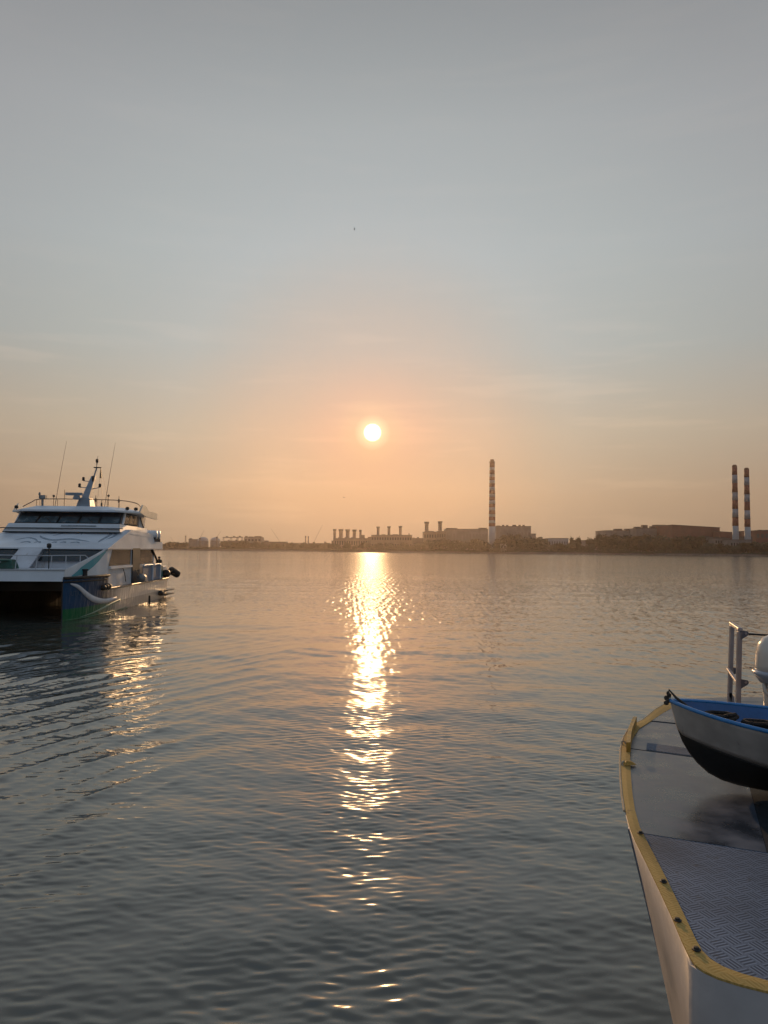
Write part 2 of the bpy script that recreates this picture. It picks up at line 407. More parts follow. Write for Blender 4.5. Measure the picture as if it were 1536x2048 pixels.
# left: the distant yard
block(377, 398, 1079, 160, 30, m_conc, 'factory_building', 'small square block left of the two domes across the water', 'building', parts=((378, 383, 1077),))
for px, top, w, lab in ((406, 1074, 11, 'larger left dome of the two round roofs across the water'), (430, 1074.5, 9.5, 'smaller right dome of the two round roofs across the water')):
    Y = D(px)+120; x = xat(px, Y); zt = zat(px, top, Y); r = w*Y/F; root = empty('storage_dome', (x, Y, 2.6)); tag(root, lab, 'storage dome', 'storage domes on the far shore')
    b = MB(); b.lathe((x, Y, 0), [(r, 2.6), (r, zt-r*.75)], 32); b.build('wall', m_conc, root, world=True)
    b = MB(); zb = zt-r*.75
    b.lathe((x, Y, 0), [(r*1.02*math.cos(a), zb+.01+r*.75*math.sin(a)) for a in [i*math.pi/2/8*.97 for i in range(9)]], 32); b.build('roof', m_conc_l, root, world=True)
Y = D(371)+100; root = empty('lattice_tower', (xat(371, Y), Y, 2.6)); tag(root, 'thin tower standing alone near the left end of the shore', 'tower')
b = MB(); z1 = zat(371, 1073, Y); xx = xat(371, Y)
for sx in (-1, 1):
    for sy in (-1, 1): b.tube([(xx+sx*1.6, Y+sy*1.6, 2.6), (xx+sx*.7, Y+sy*.7, z1)], .3, 5)
for i in range(7):
    z = 2.6+(z1-2.6)*(i+.5)/7; q = 1.6-.9*(i+.5)/7; b.box((xx-q, Y-q-.1, z-.15), (xx+q, Y-q+.1, z+.15)); b.box((xx-q, Y+q-.1, z-.15), (xx+q, Y+q+.1, z+.15))
b.build('frame', m_dark, root, world=True); b = MB(); b.box((xx-1.3, Y-1.3, z1+.01), (xx+1.3, Y+1.3, z1+1.6)); b.build('platform', m_dark, root, world=True)
block(488, 522, 1075, 60, 34, m_conc, 'factory_building', 'tall square plant building with roof units left of the sun path', 'building', parts=((489, 494, 1072.5), (497, 505, 1073.5), (508, 521, 1072.6)), windows=(2, 5, m_win))
block(448, 484, 1082, 50, 26, m_dark, 'factory_building', 'low dark shed under the gantry frames across the water', 'building', parts=((455, 458, 1080), (470, 474, 1080)))
block(335, 352, 1086, 130, 26, m_dark, 'factory_building', 'low shed at the far left end of the shore behind the ferry', 'building')
block(524, 572, 1084, 40, 26, m_dark, 'factory_building', 'low shed right of the tall square plant building', 'building', parts=((528, 536, 1081.5),))
block(572, 612, 1086.5, 60, 20, m_conc, 'factory_building', 'low pale shed beneath the left leaning crane', 'building', windows=(1, 8, m_win))
block(618, 660, 1087, 60, 20, m_dark, 'factory_building', 'low dark shed beneath the right leaning crane', 'building', parts=((648, 651, 1083.5),))
# gantry frames
for i, (a, c) in enumerate(((445, 461), (461, 474), (474, 484))):
    px = (a+c)/2; Y = D(px)+75; root = empty('gantry_crane', (xat(px, Y), Y, 2.6))
    tag(root, ('leftmost', 'middle', 'rightmost')[i]+' gantry crane frame above the low dark shed', 'crane', 'gantry cranes on the far shore')
    z1 = zat(px, 1075.5-.3*i, Y); b = MB()
    for q in (a+1, c-1):
        b = MB()
        for dy in (0, 9): b.tube([(xat(q, Y), Y+dy, 2.6), (xat(q, Y), Y+dy, z1)], .45, 5)
        b.box((xat(q, Y)-.3, Y-.2, z1-2), (xat(q, Y)+.3, Y+9.2, z1-1.2)); b.build('leg_frame', m_dark, root, world=True)
    for y0 in (-.5, 8.5): b = MB(); b.box((xat(a, Y), Y+y0, z1+.01), (xat(c, Y), Y+y0+1, z1+1.3)); b.build('girder', m_dark, root, world=True)
    b = MB(); b.box((xat(px-1.5, Y), Y-1, z1+1.32), (xat(px+1.5, Y), Y+10, z1+3.2)); b.build('trolley', m_dark, root, world=True)
# leaning jib cranes
for (xb, yb, xt, yt, lab) in ((400, 1076, 408, 1061, 'faint jib crane rising above the left dome'), (434, 1074, 442, 1062, 'faint jib crane rising above the right dome'),
                              (560, 1084, 542, 1057, 'long jib crane leaning left above the low sheds'), (628, 1084, 645, 1050, 'long jib crane leaning right beside the five stacks'),
                              (348, 1085, 341, 1074, 'short jib crane at the far left end of the shore')):
    Y = D(xb)+95; root = empty('jib_crane', (xat(xb, Y), Y, 2.6)); tag(root, lab, 'crane', 'jib cranes on the far shore')
    p0 = PY(xb, yb, Y); p1 = PY(xt, yt, Y)
    b = MB(); b.tube([(p0.x, Y, 2.6), (p0.x, Y, p0.z)], 1.1, 6); b.build('tower', m_dark, root, world=True)
    b = MB()
    for dy in (-.7, .7): b.tube([(p0.x, Y+dy, p0.z), (p1.x, Y, p1.z)], .22, 5)
    n = 12
    for i in range(n): 
        k = i/n; q = p0.lerp(p1, k); q2 = p0.lerp(p1, (i+1)/n); b.tube([(q.x, Y-.7*(1-k), q.z), (q2.x, Y+.7*(1-k), q2.z)], .12, 4)
    b.build('jib', m_dark, root, world=True)
    b = MB(); b.box((p0.x-1.8, Y-1.5, p0.z-2.4), (p0.x+1.6, Y+1.5, p0.z+.3)); b.build('cab', m_dark, root, world=True)
stack(611, 1072, 2.2, 1088, 90, 'thin_stack', 'left one of two thin poles standing left of the five stacks', 'pair of thin stacks', 1.15)
stack(616.5, 1072.5, 2.2, 1088, 90, 'thin_stack', 'right one of two thin poles standing left of the five stacks', 'pair of thin stacks', 1.15)

# power plant: five, three and two flared stacks
ords = ('leftmost', 'second', 'middle', 'fourth', 'rightmost')
for i, (px, w) in enumerate(((669, 5.5), (681.5, 7.5), (695, 7.5), (708.5, 7.0), (720.5, 4.2))):
    stack(px, 1058+.4*i, w, 1082, 70, 'exhaust_stack', ords[i]+' of the five short stacks left of the sun glare', 'row of five short stacks', 1.25)
block(663, 668, 1082, 55, 40, m_dark, 'power_station_hall', 'narrow step at the left end of the hall under the five stacks', 'building')
block(668.3, 735, 1077, 55, 40, m_steel, 'power_station_hall', 'long dark hall beneath the row of five short stacks', 'building', parts=((722, 729, 1070.5), (676, 679, 1075), (689, 692, 1075), (702, 705, 1075)), windows=(1, 14, m_win))
for i, px in enumerate((756, 777.5, 800.5)):
    stack(px, 1053-.5*i, 5.5, 1074, 70, 'exhaust_stack', ('left', 'middle', 'right')[i]+' of the three evenly spaced stacks below the sun', 'row of three stacks', 1.3)
block(742.5, 824, 1070.5, 55, 44, m_steel, 'power_station_hall', 'dark hall beneath the three evenly spaced stacks', 'building', parts=((763, 771, 1069.2), (785, 796, 1069.2), (817, 819, 1067)), windows=(2, 16, m_win))
block(735.3, 742.2, 1074.5, 55, 40, m_dark, 'power_station_hall', 'low link between the two dark stack halls', 'building')
block(824.4, 847, 1077, 60, 30, m_dark, 'power_station_hall', 'low dark annex left of the two tall stacks', 'building', parts=((834, 838, 1074.5), (826, 829, 1075.5)))
stack(853, 1043.5, 7.5, 1068, 80, 'exhaust_stack', 'left one of the two tall flared stacks beside the pale hall', 'pair of tall stacks', 1.28)
stack(880, 1042.5, 7.2, 1068, 80, 'exhaust_stack', 'right one of the two tall flared stacks beside the pale hall', 'pair of tall stacks', 1.28)
block(847.4, 873, 1064, 60, 40, m_steel, 'power_station_hall', 'dark boiler house at the foot of the left tall stack', 'building', parts=((856, 868, 1062.6),), windows=(2, 5, m_win))
block(873.4, 892, 1063, 66, 40, m_dark, 'power_station_hall', 'dark boiler house at the foot of the right tall stack', 'building', windows=(2, 4, m_win))
block(892.3, 976, 1058.5, 110, 50, m_conc, 'turbine_hall', 'long pale hall left of the tall striped chimney', 'building', parts=((893, 915, 1056.5), (959, 974, 1056)), windows=(1, 13, m_bay))
chimney(984, 923, 9.8, 1053, 13.2, [1053, 1046.5, 1041, 1034, 1028, 1021, 1015, 1008, 1001, 994, 987.5, 981, 974, 967, 961, 954, 948, 941, 935][::1], 30, 'single tall chimney with many thin red and white bands', 'neck')
block(992, 1062, 1053, 120, 56, m_conc, 'turbine_hall', 'grey hall with rooftop vents right of the tall striped chimney', 'building',
      parts=((994, 1001, 1051.5), (1005, 1009, 1050.3), (1013, 1017, 1050.5), (1026, 1033, 1050.2), (1038, 1042, 1050), (1046, 1050, 1050.2)), windows=(1, 10, m_bay))
block(1062.3, 1072, 1068, 118, 40, m_conc, 'turbine_hall', 'small grey step at the right end of the vented hall', 'building')
block(990, 1000, 1079, 30, 14, m_dark, 'switch_house', 'small dark house just right of the tall chimney foot', 'building')
block(1000.5, 1013, 1088, 25, 14, m_conc_l, 'switch_house', 'small pale box house low on the shore right of the chimney', 'building', windows=(1, 2, m_win))
block(1097, 1137, 1077, 150, 30, m_conc_l, 'warehouse', 'pale low warehouse between the vented hall and the round trees', 'building', windows=(1, 8, m_bay))
block(1072, 1096, 1078.5, 110, 30, m_conc, 'warehouse', 'low grey warehouse right behind the dark waterside trees', 'building')
block(1155, 1192, 1081, 150, 30, m_conc, 'warehouse', 'low warehouse glimpsed behind the round trees', 'building')
# right group
block(1211, 1272, 1061.5, 190, 60, m_conc, 'factory_building', 'grey works with open roof frame above the dark woodland', 'building', parts=((1232, 1246, 1058), (1254, 1270, 1058)), windows=(1, 10, m_bay))
block(1272.3, 1346, 1057, 185, 60, m_conc, 'factory_building', 'stepped grey works with blocky roof houses', 'building', parts=((1272, 1283, 1054), (1287, 1297, 1050.5), (1303, 1312, 1053), (1313, 1333, 1050), (1337, 1344, 1054.5)), windows=(2, 12, m_bay))
block(1345.5, 1440, 1050, 150, 70, m_red, 'factory_building', 'long dark red shed with sloping roof line', 'building', ytr=1055.5)
block(1440.3, 1483, 1063.5, 152, 60, m_red, 'factory_building', 'lower dark red shed behind the twin chimneys', 'building', ytr=1066, parts=((1479, 1482, 1065),))
block(1398, 1427, 1075, 110, 30, m_conc, 'factory_building', 'low grey plant house in front of the red shed', 'building', parts=((1404, 1420, 1072.5),), windows=(2, 6, m_win))
block(1430, 1460, 1077, 100, 28, m_conc, 'factory_building', 'low grey plant house left of the twin chimneys', 'building', parts=((1434, 1440, 1074), (1445, 1455, 1075)), windows=(2, 6, m_win))
block(1461, 1503, 1080, 60, 24, m_conc, 'factory_building', 'low grey plant house at the feet of the twin chimneys', 'building', windows=(1, 8, m_win))
block(1482.5, 1505, 1074.5, 110, 26, m_dark, 'factory_building', 'dark block between and right of the twin chimneys', 'building')
block(1512, 1600, 1061.5, 170, 60, m_red, 'factory_building', 'reddish block at the right edge of the picture', 'building', parts=((1520, 1526, 1060.2), (1530, 1548, 1060.4)), windows=(2, 10, m_dark))
block(1504, 1511.5, 1066.5, 165, 50, m_red, 'factory_building', 'small reddish step right of the twin chimneys', 'building')
chimney(1471.5, 934, 9.6, 1085, 12.2, [1052, 1034.5, 1018, 1001, 984, 966.5, 950][::1], 85, 'left and taller of the twin chimneys with broad red and white bands', 'round', 'twin banded chimneys')
chimney(1495.5, 940, 9.4, 1078, 11.8, [1054, 1037.5, 1021, 1004, 988, 971, 955][::1], 85, 'right and shorter of the twin chimneys with broad red and white bands', 'round', 'twin banded chimneys')

# open frame on the roof of the grey works
# trees
def tree_proto(seed, H, W):
    rnd = random.Random(seed); root = empty('tree', (0, 0, 0))
    b = MB(); b.tube([(0, 0, -.5), (.1, 0, H*.3), (0, .1, H*.6)], .35, 6, r2=.12)
    for i in range(5):
        a = i*1.3; b.tube([(0, 0, H*(.25+.05*i)), (math.cos(a)*W*.35, math.sin(a)*W*.35, H*(.5+.06*i))], .12, 4, r2=.05)
    b.build('trunk', m_bark, root)
    c = MB(); cl = []
    for i in range(9):
        a = rnd.uniform(0, 6.28); q = rnd.uniform(.1, .36)*W; cl.append((math.cos(a)*q, math.sin(a)*q, H*rnd.uniform(.38, .82), W*rnd.uniform(.2, .34)))
    for i in range(620):
        cx, cy, cz, cr = rnd.choice(cl); d = Vector((rnd.gauss(0, 1), rnd.gauss(0, 1), rnd.gauss(0, 1))).normalized()*cr*rnd.uniform(.5, 1.05)
        p = Vector((cx, cy, cz))+d; s = rnd.uniform(.35, .85)*W/9
        u = Vector((rnd.gauss(0, 1), rnd.gauss(0, 1), rnd.gauss(0, .5))).normalized()*s; v = u.orthogonal().normalized()*s*.8
        c.add([p-u-v*.3, p-v, p+u, p+v], [(0, 1, 2, 3)])
    c.build('crown', m_leaf, root)
    return root
protos = [tree_proto(3, 11, 9), tree_proto(5, 13, 11), tree_proto(9, 9, 9)]
used = [False]*3
def put_tree(px, yt, off, wid=None, label='dark broadleaf tree in the line of trees along the far shore', group='trees along the far shore'):
    i = random.randrange(3); H0 = (11, 13, 9)[i]; W0 = (9, 11, 9)[i]
    o = protos[i] if not used[i] else copy_tree(protos[i]); used[i] = True
    Y = D(px)+off; zt = zat(px, yt, Y); h = max(3, zt-2.6)
    sc = h/(H0*.98); sw = sc*random.uniform(.95, 1.25) if wid is None else wid*Y/F/W0
    o.location = (xat(px, Y), Y, 2.7); o.scale = (sw, sw, sc); o.rotation_euler = (0, 0, random.uniform(0, 6.28))
    tag(o, label, 'tree', group)
# named round trees
for px, yt, w, lab in ((1143, 1075, 11, 'left of the two small round trees beside the pale warehouse'), (1157, 1074.5, 12, 'right of the two small round trees beside the pale warehouse'),
                       (1199, 1068.5, 18, 'tall round tree at the left end of the dark woodland'), (1180, 1078, 20, 'broad low tree just left of the tall round tree')):
    put_tree(px, yt, 40, w, lab, None)
segs = [(332, 376, 1084, 1088, 22, 60), (440, 520, 1082, 1087, 18, 22), (520, 664, 1085, 1090, 40, 25), (664, 850, 1085, 1093, 34, 16),
        (850, 985, 1078, 1090, 26, 14), (990, 1092, 1070, 1084, 34, 34), (1095, 1190, 1086, 1092, 22, 16), (1205, 1300, 1071, 1076, 34, 55), (1295, 1400, 1070, 1082, 34, 50),
        (1400, 1480, 1086, 1094, 18, 16), (1480, 1545, 1084, 1088, 16, 22)]
seg_lab = ['small tree left of the two domes across the water', 'tree around the tall square plant building and low dark shed', 'small tree below the leaning jib cranes', 'low tree on the bank under the short stacks near the sun path',
           'tree below the long pale hall left of the tall striped chimney', 'dark tree below the vented grey hall right of the tall chimney', 'low shrubby tree below the pale warehouse', 'dark woodland tree below the grey works with roof houses',
           'dark woodland tree in front of the long red shed', 'low tree left of the twin banded chimneys', 'low dark tree at the feet and right of the twin banded chimneys']
for (a, b_, y0, y1, n, off), lb in zip(segs, seg_lab):
    for i in range(int(n*.8)):
        px = a+(b_-a)*(i+random.uniform(.1, .9))/int(n*.8); put_tree(px, random.uniform(y0, y1), off+random.uniform(-6, 22), None, lb, lb.replace('tree', 'trees', 1))
# undergrowth: uncountable
b = MB(); rnd = random.Random(4)
for i in range(26000):
    px = rnd.uniform(300, 1560); Y = D(px)+rnd.uniform(8, 20)
    big = 1.0 if px > 980 else .8
    h = 2.4+rnd.random()**1.3*(4.2 if px > 1190 else 5.0)*big*(1+.5*math.sin(px*.045)*math.sin(px*.013+1))
    p = Vector((xat(px, Y), Y, h)); s = rnd.uniform(.4, 1.1)
    u = Vector((rnd.gauss(0, 1), rnd.gauss(0, 1), rnd.gauss(0, .6))).normalized()*s; v = u.orthogonal().normalized()*s
    b.add([p-u, p-v, p+u, p+v], [(0, 1, 2, 3)])
tag(b.build('waterside_scrub', m_leaf), kind='stuff')

# ------------------------------------------------------------------ birds
m_bird = mat('bird_feathers', (.03, .03, .03), .8)
def bird(px, py, Y, span, bank, label):
    p = PY(px, py, Y); root = empty('bird', p); root.rotation_euler = (0, bank, .6); tag(root, label, 'bird', 'birds in the sky')
    b = MB(); s = span
    prof = [(.01, -.32), (.05, -.2), (.075, -.05), (.07, .08), (.045, .2), (.035, .26), (.012, .33)]
    b.lathe((0, 0, 0), [(r*s, h*s) for r, h in prof], 10, axis='Y')
    b.add([(-.05*s, -.3*s, 0), (.05*s, -.3*s, 0), (.09*s, -.48*s, .004), (-.09*s, -.48*s, .004)], [(0, 1, 2, 3)])
    b.build('body', m_bird, root)
    for sx in (-1, 1):
        w = MB(); w.add([(0, .12*s, .02*s), (0, -.1*s, .02*s), (sx*.25*s, -.08*s, .10*s), (sx*.25*s, .14*s, .10*s), (sx*.5*s, -.06*s, .05*s), (sx*.47*s, .0, .055*s)], [(0, 1, 2, 3), (3, 2, 4, 5)])
        o = w.build('wing', m_bird, root); md = o.modifiers.new('thick', 'SOLIDIFY'); md.thickness = .012*s
bird(708.5, 458, 60, .30, math.radians(75), 'dark bird flying high in the grey sky above the sun')
bird(688, 995, 120, .55, math.radians(10), 'small bird gliding low in the orange sky left below the sun')

# ------------------------------------------------------------------ catamaran ferry
m_white = mat('boat_white', (.68, .73, .80), .38, noise=.10, nscale=.6, spec=.5)
m_white2 = mat('boat_white_dull', (.56, .58, .63), .5, chip=((.33, .27, .22), (2, 2, .5), .62, .5), noise=.14, nscale=.9)
m_teal = mat('teal_stripe', (.03, .30, .38), .35)
m_glass = mat('wheelhouse_glass', (.015, .025, .03), .10, spec=.8)
m_pane = mat('windscreen_glass', (.085, .125, .15), .22, spec=.8, noise=.3, nscale=1.5)
m_glass_b = mat('cabin_glass', (.06, .035, .02), .12, spec=.7, noise=.4, nscale=1.2)
m_black = mat('black_rubber', (.012, .012, .012), .6, noise=.3)
m_rubrail = mat('rub_rail', (.09, .07, .06), .35, noise=.4, nscale=2)
m_grey = mat('grey_fender', (.20, .21, .22), .55, noise=.3, nscale=5)
m_bluegrey = mat('blue_grey_panel', (.085, .15, .25), .6, noise=.2, nscale=2)
m_darkgrey = mat('dark_grey_paint', (.022, .030, .040), .75, noise=.2)
m_green = mat('green_cover', (.02, .09, .07), .6, noise=.3, nscale=4)
m_tunnel = mat('tunnel_paint', (.012, .011, .010), .5, noise=.3, nscale=1)
m_rail_w = mat('rail_white', (.5, .53, .58), .4)
m_rail_d = mat('rail_bronze', (.16, .12, .09), .4, metal=.6)
m_mark = mat('graphic_grey', (.27, .33, .40), .5, noise=.3, nscale=6)
m_skin = mat('skin', (.25, .14, .09), .6)
m_cloth = mat('dark_cloth', (.03, .03, .035), .9, noise=.3, nscale=20)

def hull_material():
    m = bpy.data.materials.new('hull_paint'); m.use_nodes = True; t = m.node_tree; p = t.nodes['Principled BSDF']
    N = lambda k: t.nodes.new(k); L = t.links.new
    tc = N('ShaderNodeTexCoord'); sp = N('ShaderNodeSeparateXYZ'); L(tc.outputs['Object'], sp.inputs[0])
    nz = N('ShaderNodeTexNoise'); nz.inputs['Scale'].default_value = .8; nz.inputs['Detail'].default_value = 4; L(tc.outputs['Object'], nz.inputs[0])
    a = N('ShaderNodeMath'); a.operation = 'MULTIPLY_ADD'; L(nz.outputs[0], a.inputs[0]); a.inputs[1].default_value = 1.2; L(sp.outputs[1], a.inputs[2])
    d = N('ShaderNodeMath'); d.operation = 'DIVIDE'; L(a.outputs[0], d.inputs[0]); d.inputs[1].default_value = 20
    blue = ramp_of(t, d.outputs[0], [(0, (.010, .065, .16)), (.16, (.012, .055, .13)), (.27, (.035, .05, .075)), (.38, (.40, .37, .35)), (.45, (.62, .57, .52))], 'LINEAR')  # pale aft stops paint the warm reflected sheen over the navy
    grn = ramp_of(t, d.outputs[0], [(0, (.002, .13, .05)), (.22, (.004, .12, .055)), (.32, (.06, .13, .09)), (.42, (.40, .36, .32))], 'LINEAR')  # green fades aft the same way, into the painted sheen
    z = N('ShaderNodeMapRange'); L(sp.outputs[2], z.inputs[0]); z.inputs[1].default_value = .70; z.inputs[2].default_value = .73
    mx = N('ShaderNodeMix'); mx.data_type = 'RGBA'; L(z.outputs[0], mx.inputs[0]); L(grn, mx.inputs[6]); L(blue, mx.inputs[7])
    # brown vertical streaks on the aft plating
    mp = N('ShaderNodeMapping'); mp.inputs['Scale'].default_value = (1, 3.2, .35); L(tc.outputs['Object'], mp.inputs[0])
    n2 = N('ShaderNodeTexNoise'); n2.inputs['Scale'].default_value = 1.5; n2.inputs['Detail'].default_value = 6; L(mp.outputs[0], n2.inputs[0])
    st = N('ShaderNodeMapRange'); L(n2.outputs[0], st.inputs[0]); st.inputs[1].default_value = .52; st.inputs[2].default_value = .72; st.inputs[4].default_value = .45
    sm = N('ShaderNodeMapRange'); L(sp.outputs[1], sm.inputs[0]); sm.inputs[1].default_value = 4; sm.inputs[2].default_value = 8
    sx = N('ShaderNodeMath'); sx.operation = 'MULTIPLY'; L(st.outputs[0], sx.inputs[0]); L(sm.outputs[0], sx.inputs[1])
    m2 = N('ShaderNodeMix'); m2.data_type = 'RGBA'; L(sx.outputs[0], m2.inputs[0]); L(mx.outputs[2], m2.inputs[6]); m2.inputs[7].default_value = (.16, .12, .09, 1)
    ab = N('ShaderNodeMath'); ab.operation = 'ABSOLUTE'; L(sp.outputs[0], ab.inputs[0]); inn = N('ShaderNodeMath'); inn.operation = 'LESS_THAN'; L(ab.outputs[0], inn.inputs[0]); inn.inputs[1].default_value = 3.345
    m3 = N('ShaderNodeMix'); m3.data_type = 'RGBA'; L(inn.outputs[0], m3.inputs[0]); L(m2.outputs[2], m3.inputs[6]); m3.inputs[7].default_value = (.014, .012, .011, 1)  # near-black inner faces carry the tunnel's shade in their colour
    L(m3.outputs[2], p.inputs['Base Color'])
    rg = N('ShaderNodeMapRange'); L(inn.outputs[0], rg.inputs[0]); rg.inputs[3].default_value = .30; rg.inputs[4].default_value = .9; L(rg.outputs[0], p.inputs['Roughness'])
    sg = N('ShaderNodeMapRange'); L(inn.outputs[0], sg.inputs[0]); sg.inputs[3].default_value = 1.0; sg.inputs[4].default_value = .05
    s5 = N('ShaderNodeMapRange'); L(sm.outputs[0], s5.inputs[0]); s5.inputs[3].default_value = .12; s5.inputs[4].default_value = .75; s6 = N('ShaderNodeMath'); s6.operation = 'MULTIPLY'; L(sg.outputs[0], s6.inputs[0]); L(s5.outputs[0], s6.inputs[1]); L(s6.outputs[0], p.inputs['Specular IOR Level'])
    mp3 = N('ShaderNodeMapping'); mp3.inputs['Scale'].default_value = (1, 2.4, .8); L(tc.outputs['Object'], mp3.inputs[0])
    n3 = N('ShaderNodeTexNoise'); n3.inputs['Scale'].default_value = 1.1; n3.inputs['Detail'].default_value = 3; L(mp3.outputs[0], n3.inputs[0])
    b = N('ShaderNodeBump'); b.inputs['Strength'].default_value = .8; b.inputs['Distance'].default_value = .12; L(n3.outputs[0], b.inputs['Height']); L(b.outputs[0], p.inputs['Normal'])
    return m

FA = math.radians(4.3)
ferry = empty('catamaran_ferry', (-22.74, 44.7, 0), FA); ferry.scale = (1, 1.08, 1)
tag(ferry, 'white twin hulled passenger ferry with navy and green bows lying at the left edge', 'ferry')
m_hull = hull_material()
UC = 3.35
def outer(v, w):
    bd = 1.25*(1-math.exp(-(v+.03)/2.0)); bw = 1.08*(1-math.exp(-(v+.02)/2.8))
    k = min(1, max(0, w/2.5)); return bw+(bd-bw)*k**.8
def hull(sgn):
    b = MB(); rows = []
    for v in (0, .35, .8, 1.4, 2.2, 3.2, 4.2, 4.95, 5.05, 7, 10, 13, 16, 19, 22):
        top = 2.55 if v < 5 else 1.74
        ins = [(-outer(v, w)*.85, w) for w in (top, .9, 0)]; out = [(outer(v, w), w) for w in (0, .35, .7, 1.2, 1.73)]+[(outer(v, top), top)]
        row = [Vector((sgn*(UC+u), v, w)) for u, w in ins]+[Vector((sgn*UC, v-.0, -.9))]+[Vector((sgn*(UC+u), v, w)) for u, w in out]
        rows.append(row)
    b.grid(rows, smooth=False); n = len(b.v)
    # deck and transom
    for i in range(len(rows)-1):
        b.f.append([i*9+8, i*9, (i+1)*9, (i+1)*9+8]); b.smooth.append(False)
    b.f.append([(len(rows)-1)*9+k for k in range(9)]); b.smooth.append(False)
    b.f.append([k for k in range(9)][::-1]); b.smooth.append(False)
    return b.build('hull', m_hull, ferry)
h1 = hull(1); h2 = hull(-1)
def on_hull(v, w, e=.02): return Vector((UC+outer(v, w)+e, v, w))
def stripe(path, name, m, parent):      # path: (v, w_low, w_high)
    b = MB(); b.grid([[on_hull(v, lo), on_hull(v, (lo+hi)/2), on_hull(v, hi)] for v, lo, hi in path], smooth=True)
    o = b.build(name, m, parent); md = o.modifiers.new('thick', 'SOLIDIFY'); md.thickness = .012; return o
def bez(p, n):
    out = []
    for i in range(n+1):
        t = i/n*(len(p)-1); k = min(int(t), len(p)-2); f = t-k
        a = p[max(k-1, 0)]; b_ = p[k]; c = p[k+1]; d = p[min(k+2, len(p)-1)]
        out.append(tuple(.5*((2*b_[j])+(-a[j]+c[j])*f+(2*a[j]-5*b_[j]+4*c[j]-d[j])*f*f+(-a[j]+3*b_[j]-3*c[j]+d[j])*f**3) for j in range(len(b_))))
    return out
stripe(bez([(.45, 2.2, 2.28), (1.1, 1.88, 2.15), (2.0, 1.3, 1.68), (3.0, .93, 1.32), (4.3, .74, 1.08), (5.6, .74, 1.02), (7.0, .85, 1.02)], 26), 'white_swoosh', m_white2, h1)
stripe(bez([(1.6, .10, .13), (2.8, .18, .25), (4.2, .32, .44), (6.0, .52, .66), (8, .72, .82)], 16), 'pale_line', mat('pale_green_line', (.22, .38, .30), .4), h1)
stripe([(v/4, .03, .075) for v in range(1, 40)], 'boot_line', mat('boot_green', (.03, .22, .12), .4), h1)
def text(s, size, m, parent, name, M, bold=0.0):
    c = bpy.data.curves.new(name, 'FONT'); c.body = s; c.size = size; c.extrude = .006; c.offset = bold
    o = bpy.data.objects.new(name, c); C.objects.link(o)
    dg = bpy.context.evaluated_depsgraph_get(); me = bpy.data.meshes.new_from_object(o.evaluated_get(dg)); bpy.data.objects.remove(o)
    me.materials.clear(); me.materials.append(m); ob = bpy.data.objects.new(name, me); C.objects.link(ob)
    ob.parent = parent; ob.matrix_local = M; return ob
_t = (on_hull(1.35, 1.55, .0)-on_hull(.45, 1.55, .0)).normalized(); _n = Vector((_t.y, -_t.x, 0))
text('UTK', .42, mat('faded_letter_blue', (.025, .075, .14), .5), h1, 'faded_bow_letters', Matrix.Translation(on_hull(.5, 1.5, .035)) @ Matrix((( _t.x, 0, _n.x), (_t.y, 0, _n.y), (0, 1, 0))).to_4x4())
# rub rails
def rail_on(v0, v1, w, r, m, name, z=1.0):
    b = MB(); pts = [on_hull(v0+(v1-v0)*i/20, w, .02) for i in range(21)]; b.tube(pts, r, 8); return b.build(name, m, h1)
rail_on(.0, 5.0, 2.60, .09, m_black, 'upper_rub_rail'); rail_on(.0, 4.6, 2.36, .05, m_black, 'lower_rub_rail')
rail_on(5.1, 22, 1.70, .09, m_rubrail, 'side_rub_rail')
b = MB(); b.tube([on_hull(.02, 2.3, .0)+Vector((-.05, -.03, 0)), on_hull(.02, .0, .0)+Vector((-.02, -.03, 0))], .04, 6); b.build('stem_bar', m_darkgrey, h1)
b = MB(); 
for i in range(3): b.lathe(on_hull(4.1+.45*i, 1.82+.02*i, .05), [(.02, -.25), (.17, -.2), (.2, 0), (.17, .2), (.02, .25)], 12, axis='Y')
b.build('hanging_fender', m_black, h1)
# bow bridge between the hulls and foredeck
b = MB(); b.hexa([(-UC, .1, 2.40), (UC-.05, .1, 2.40), (UC-.05, 4.3, 2.30), (-UC, 4.3, 2.30), (-UC-.2, .25, 3.08), (UC-.02, .25, 3.08), (UC+.3, 4.3, 3.08), (-UC-.3, 4.3, 3.08)]); b.build('foredeck', m_white, ferry)
b = MB(); b.box((-UC-.2, .17, 3.084), (UC-.0, .34, 3.13)); b.build('deck_edge_trim', m_rail_w, ferry)
b = MB(); b.box((-2.9, 4.32, 1.55), (2.9, 21.5, 2.3)); b.build('tunnel_roof', m_tunnel, ferry)
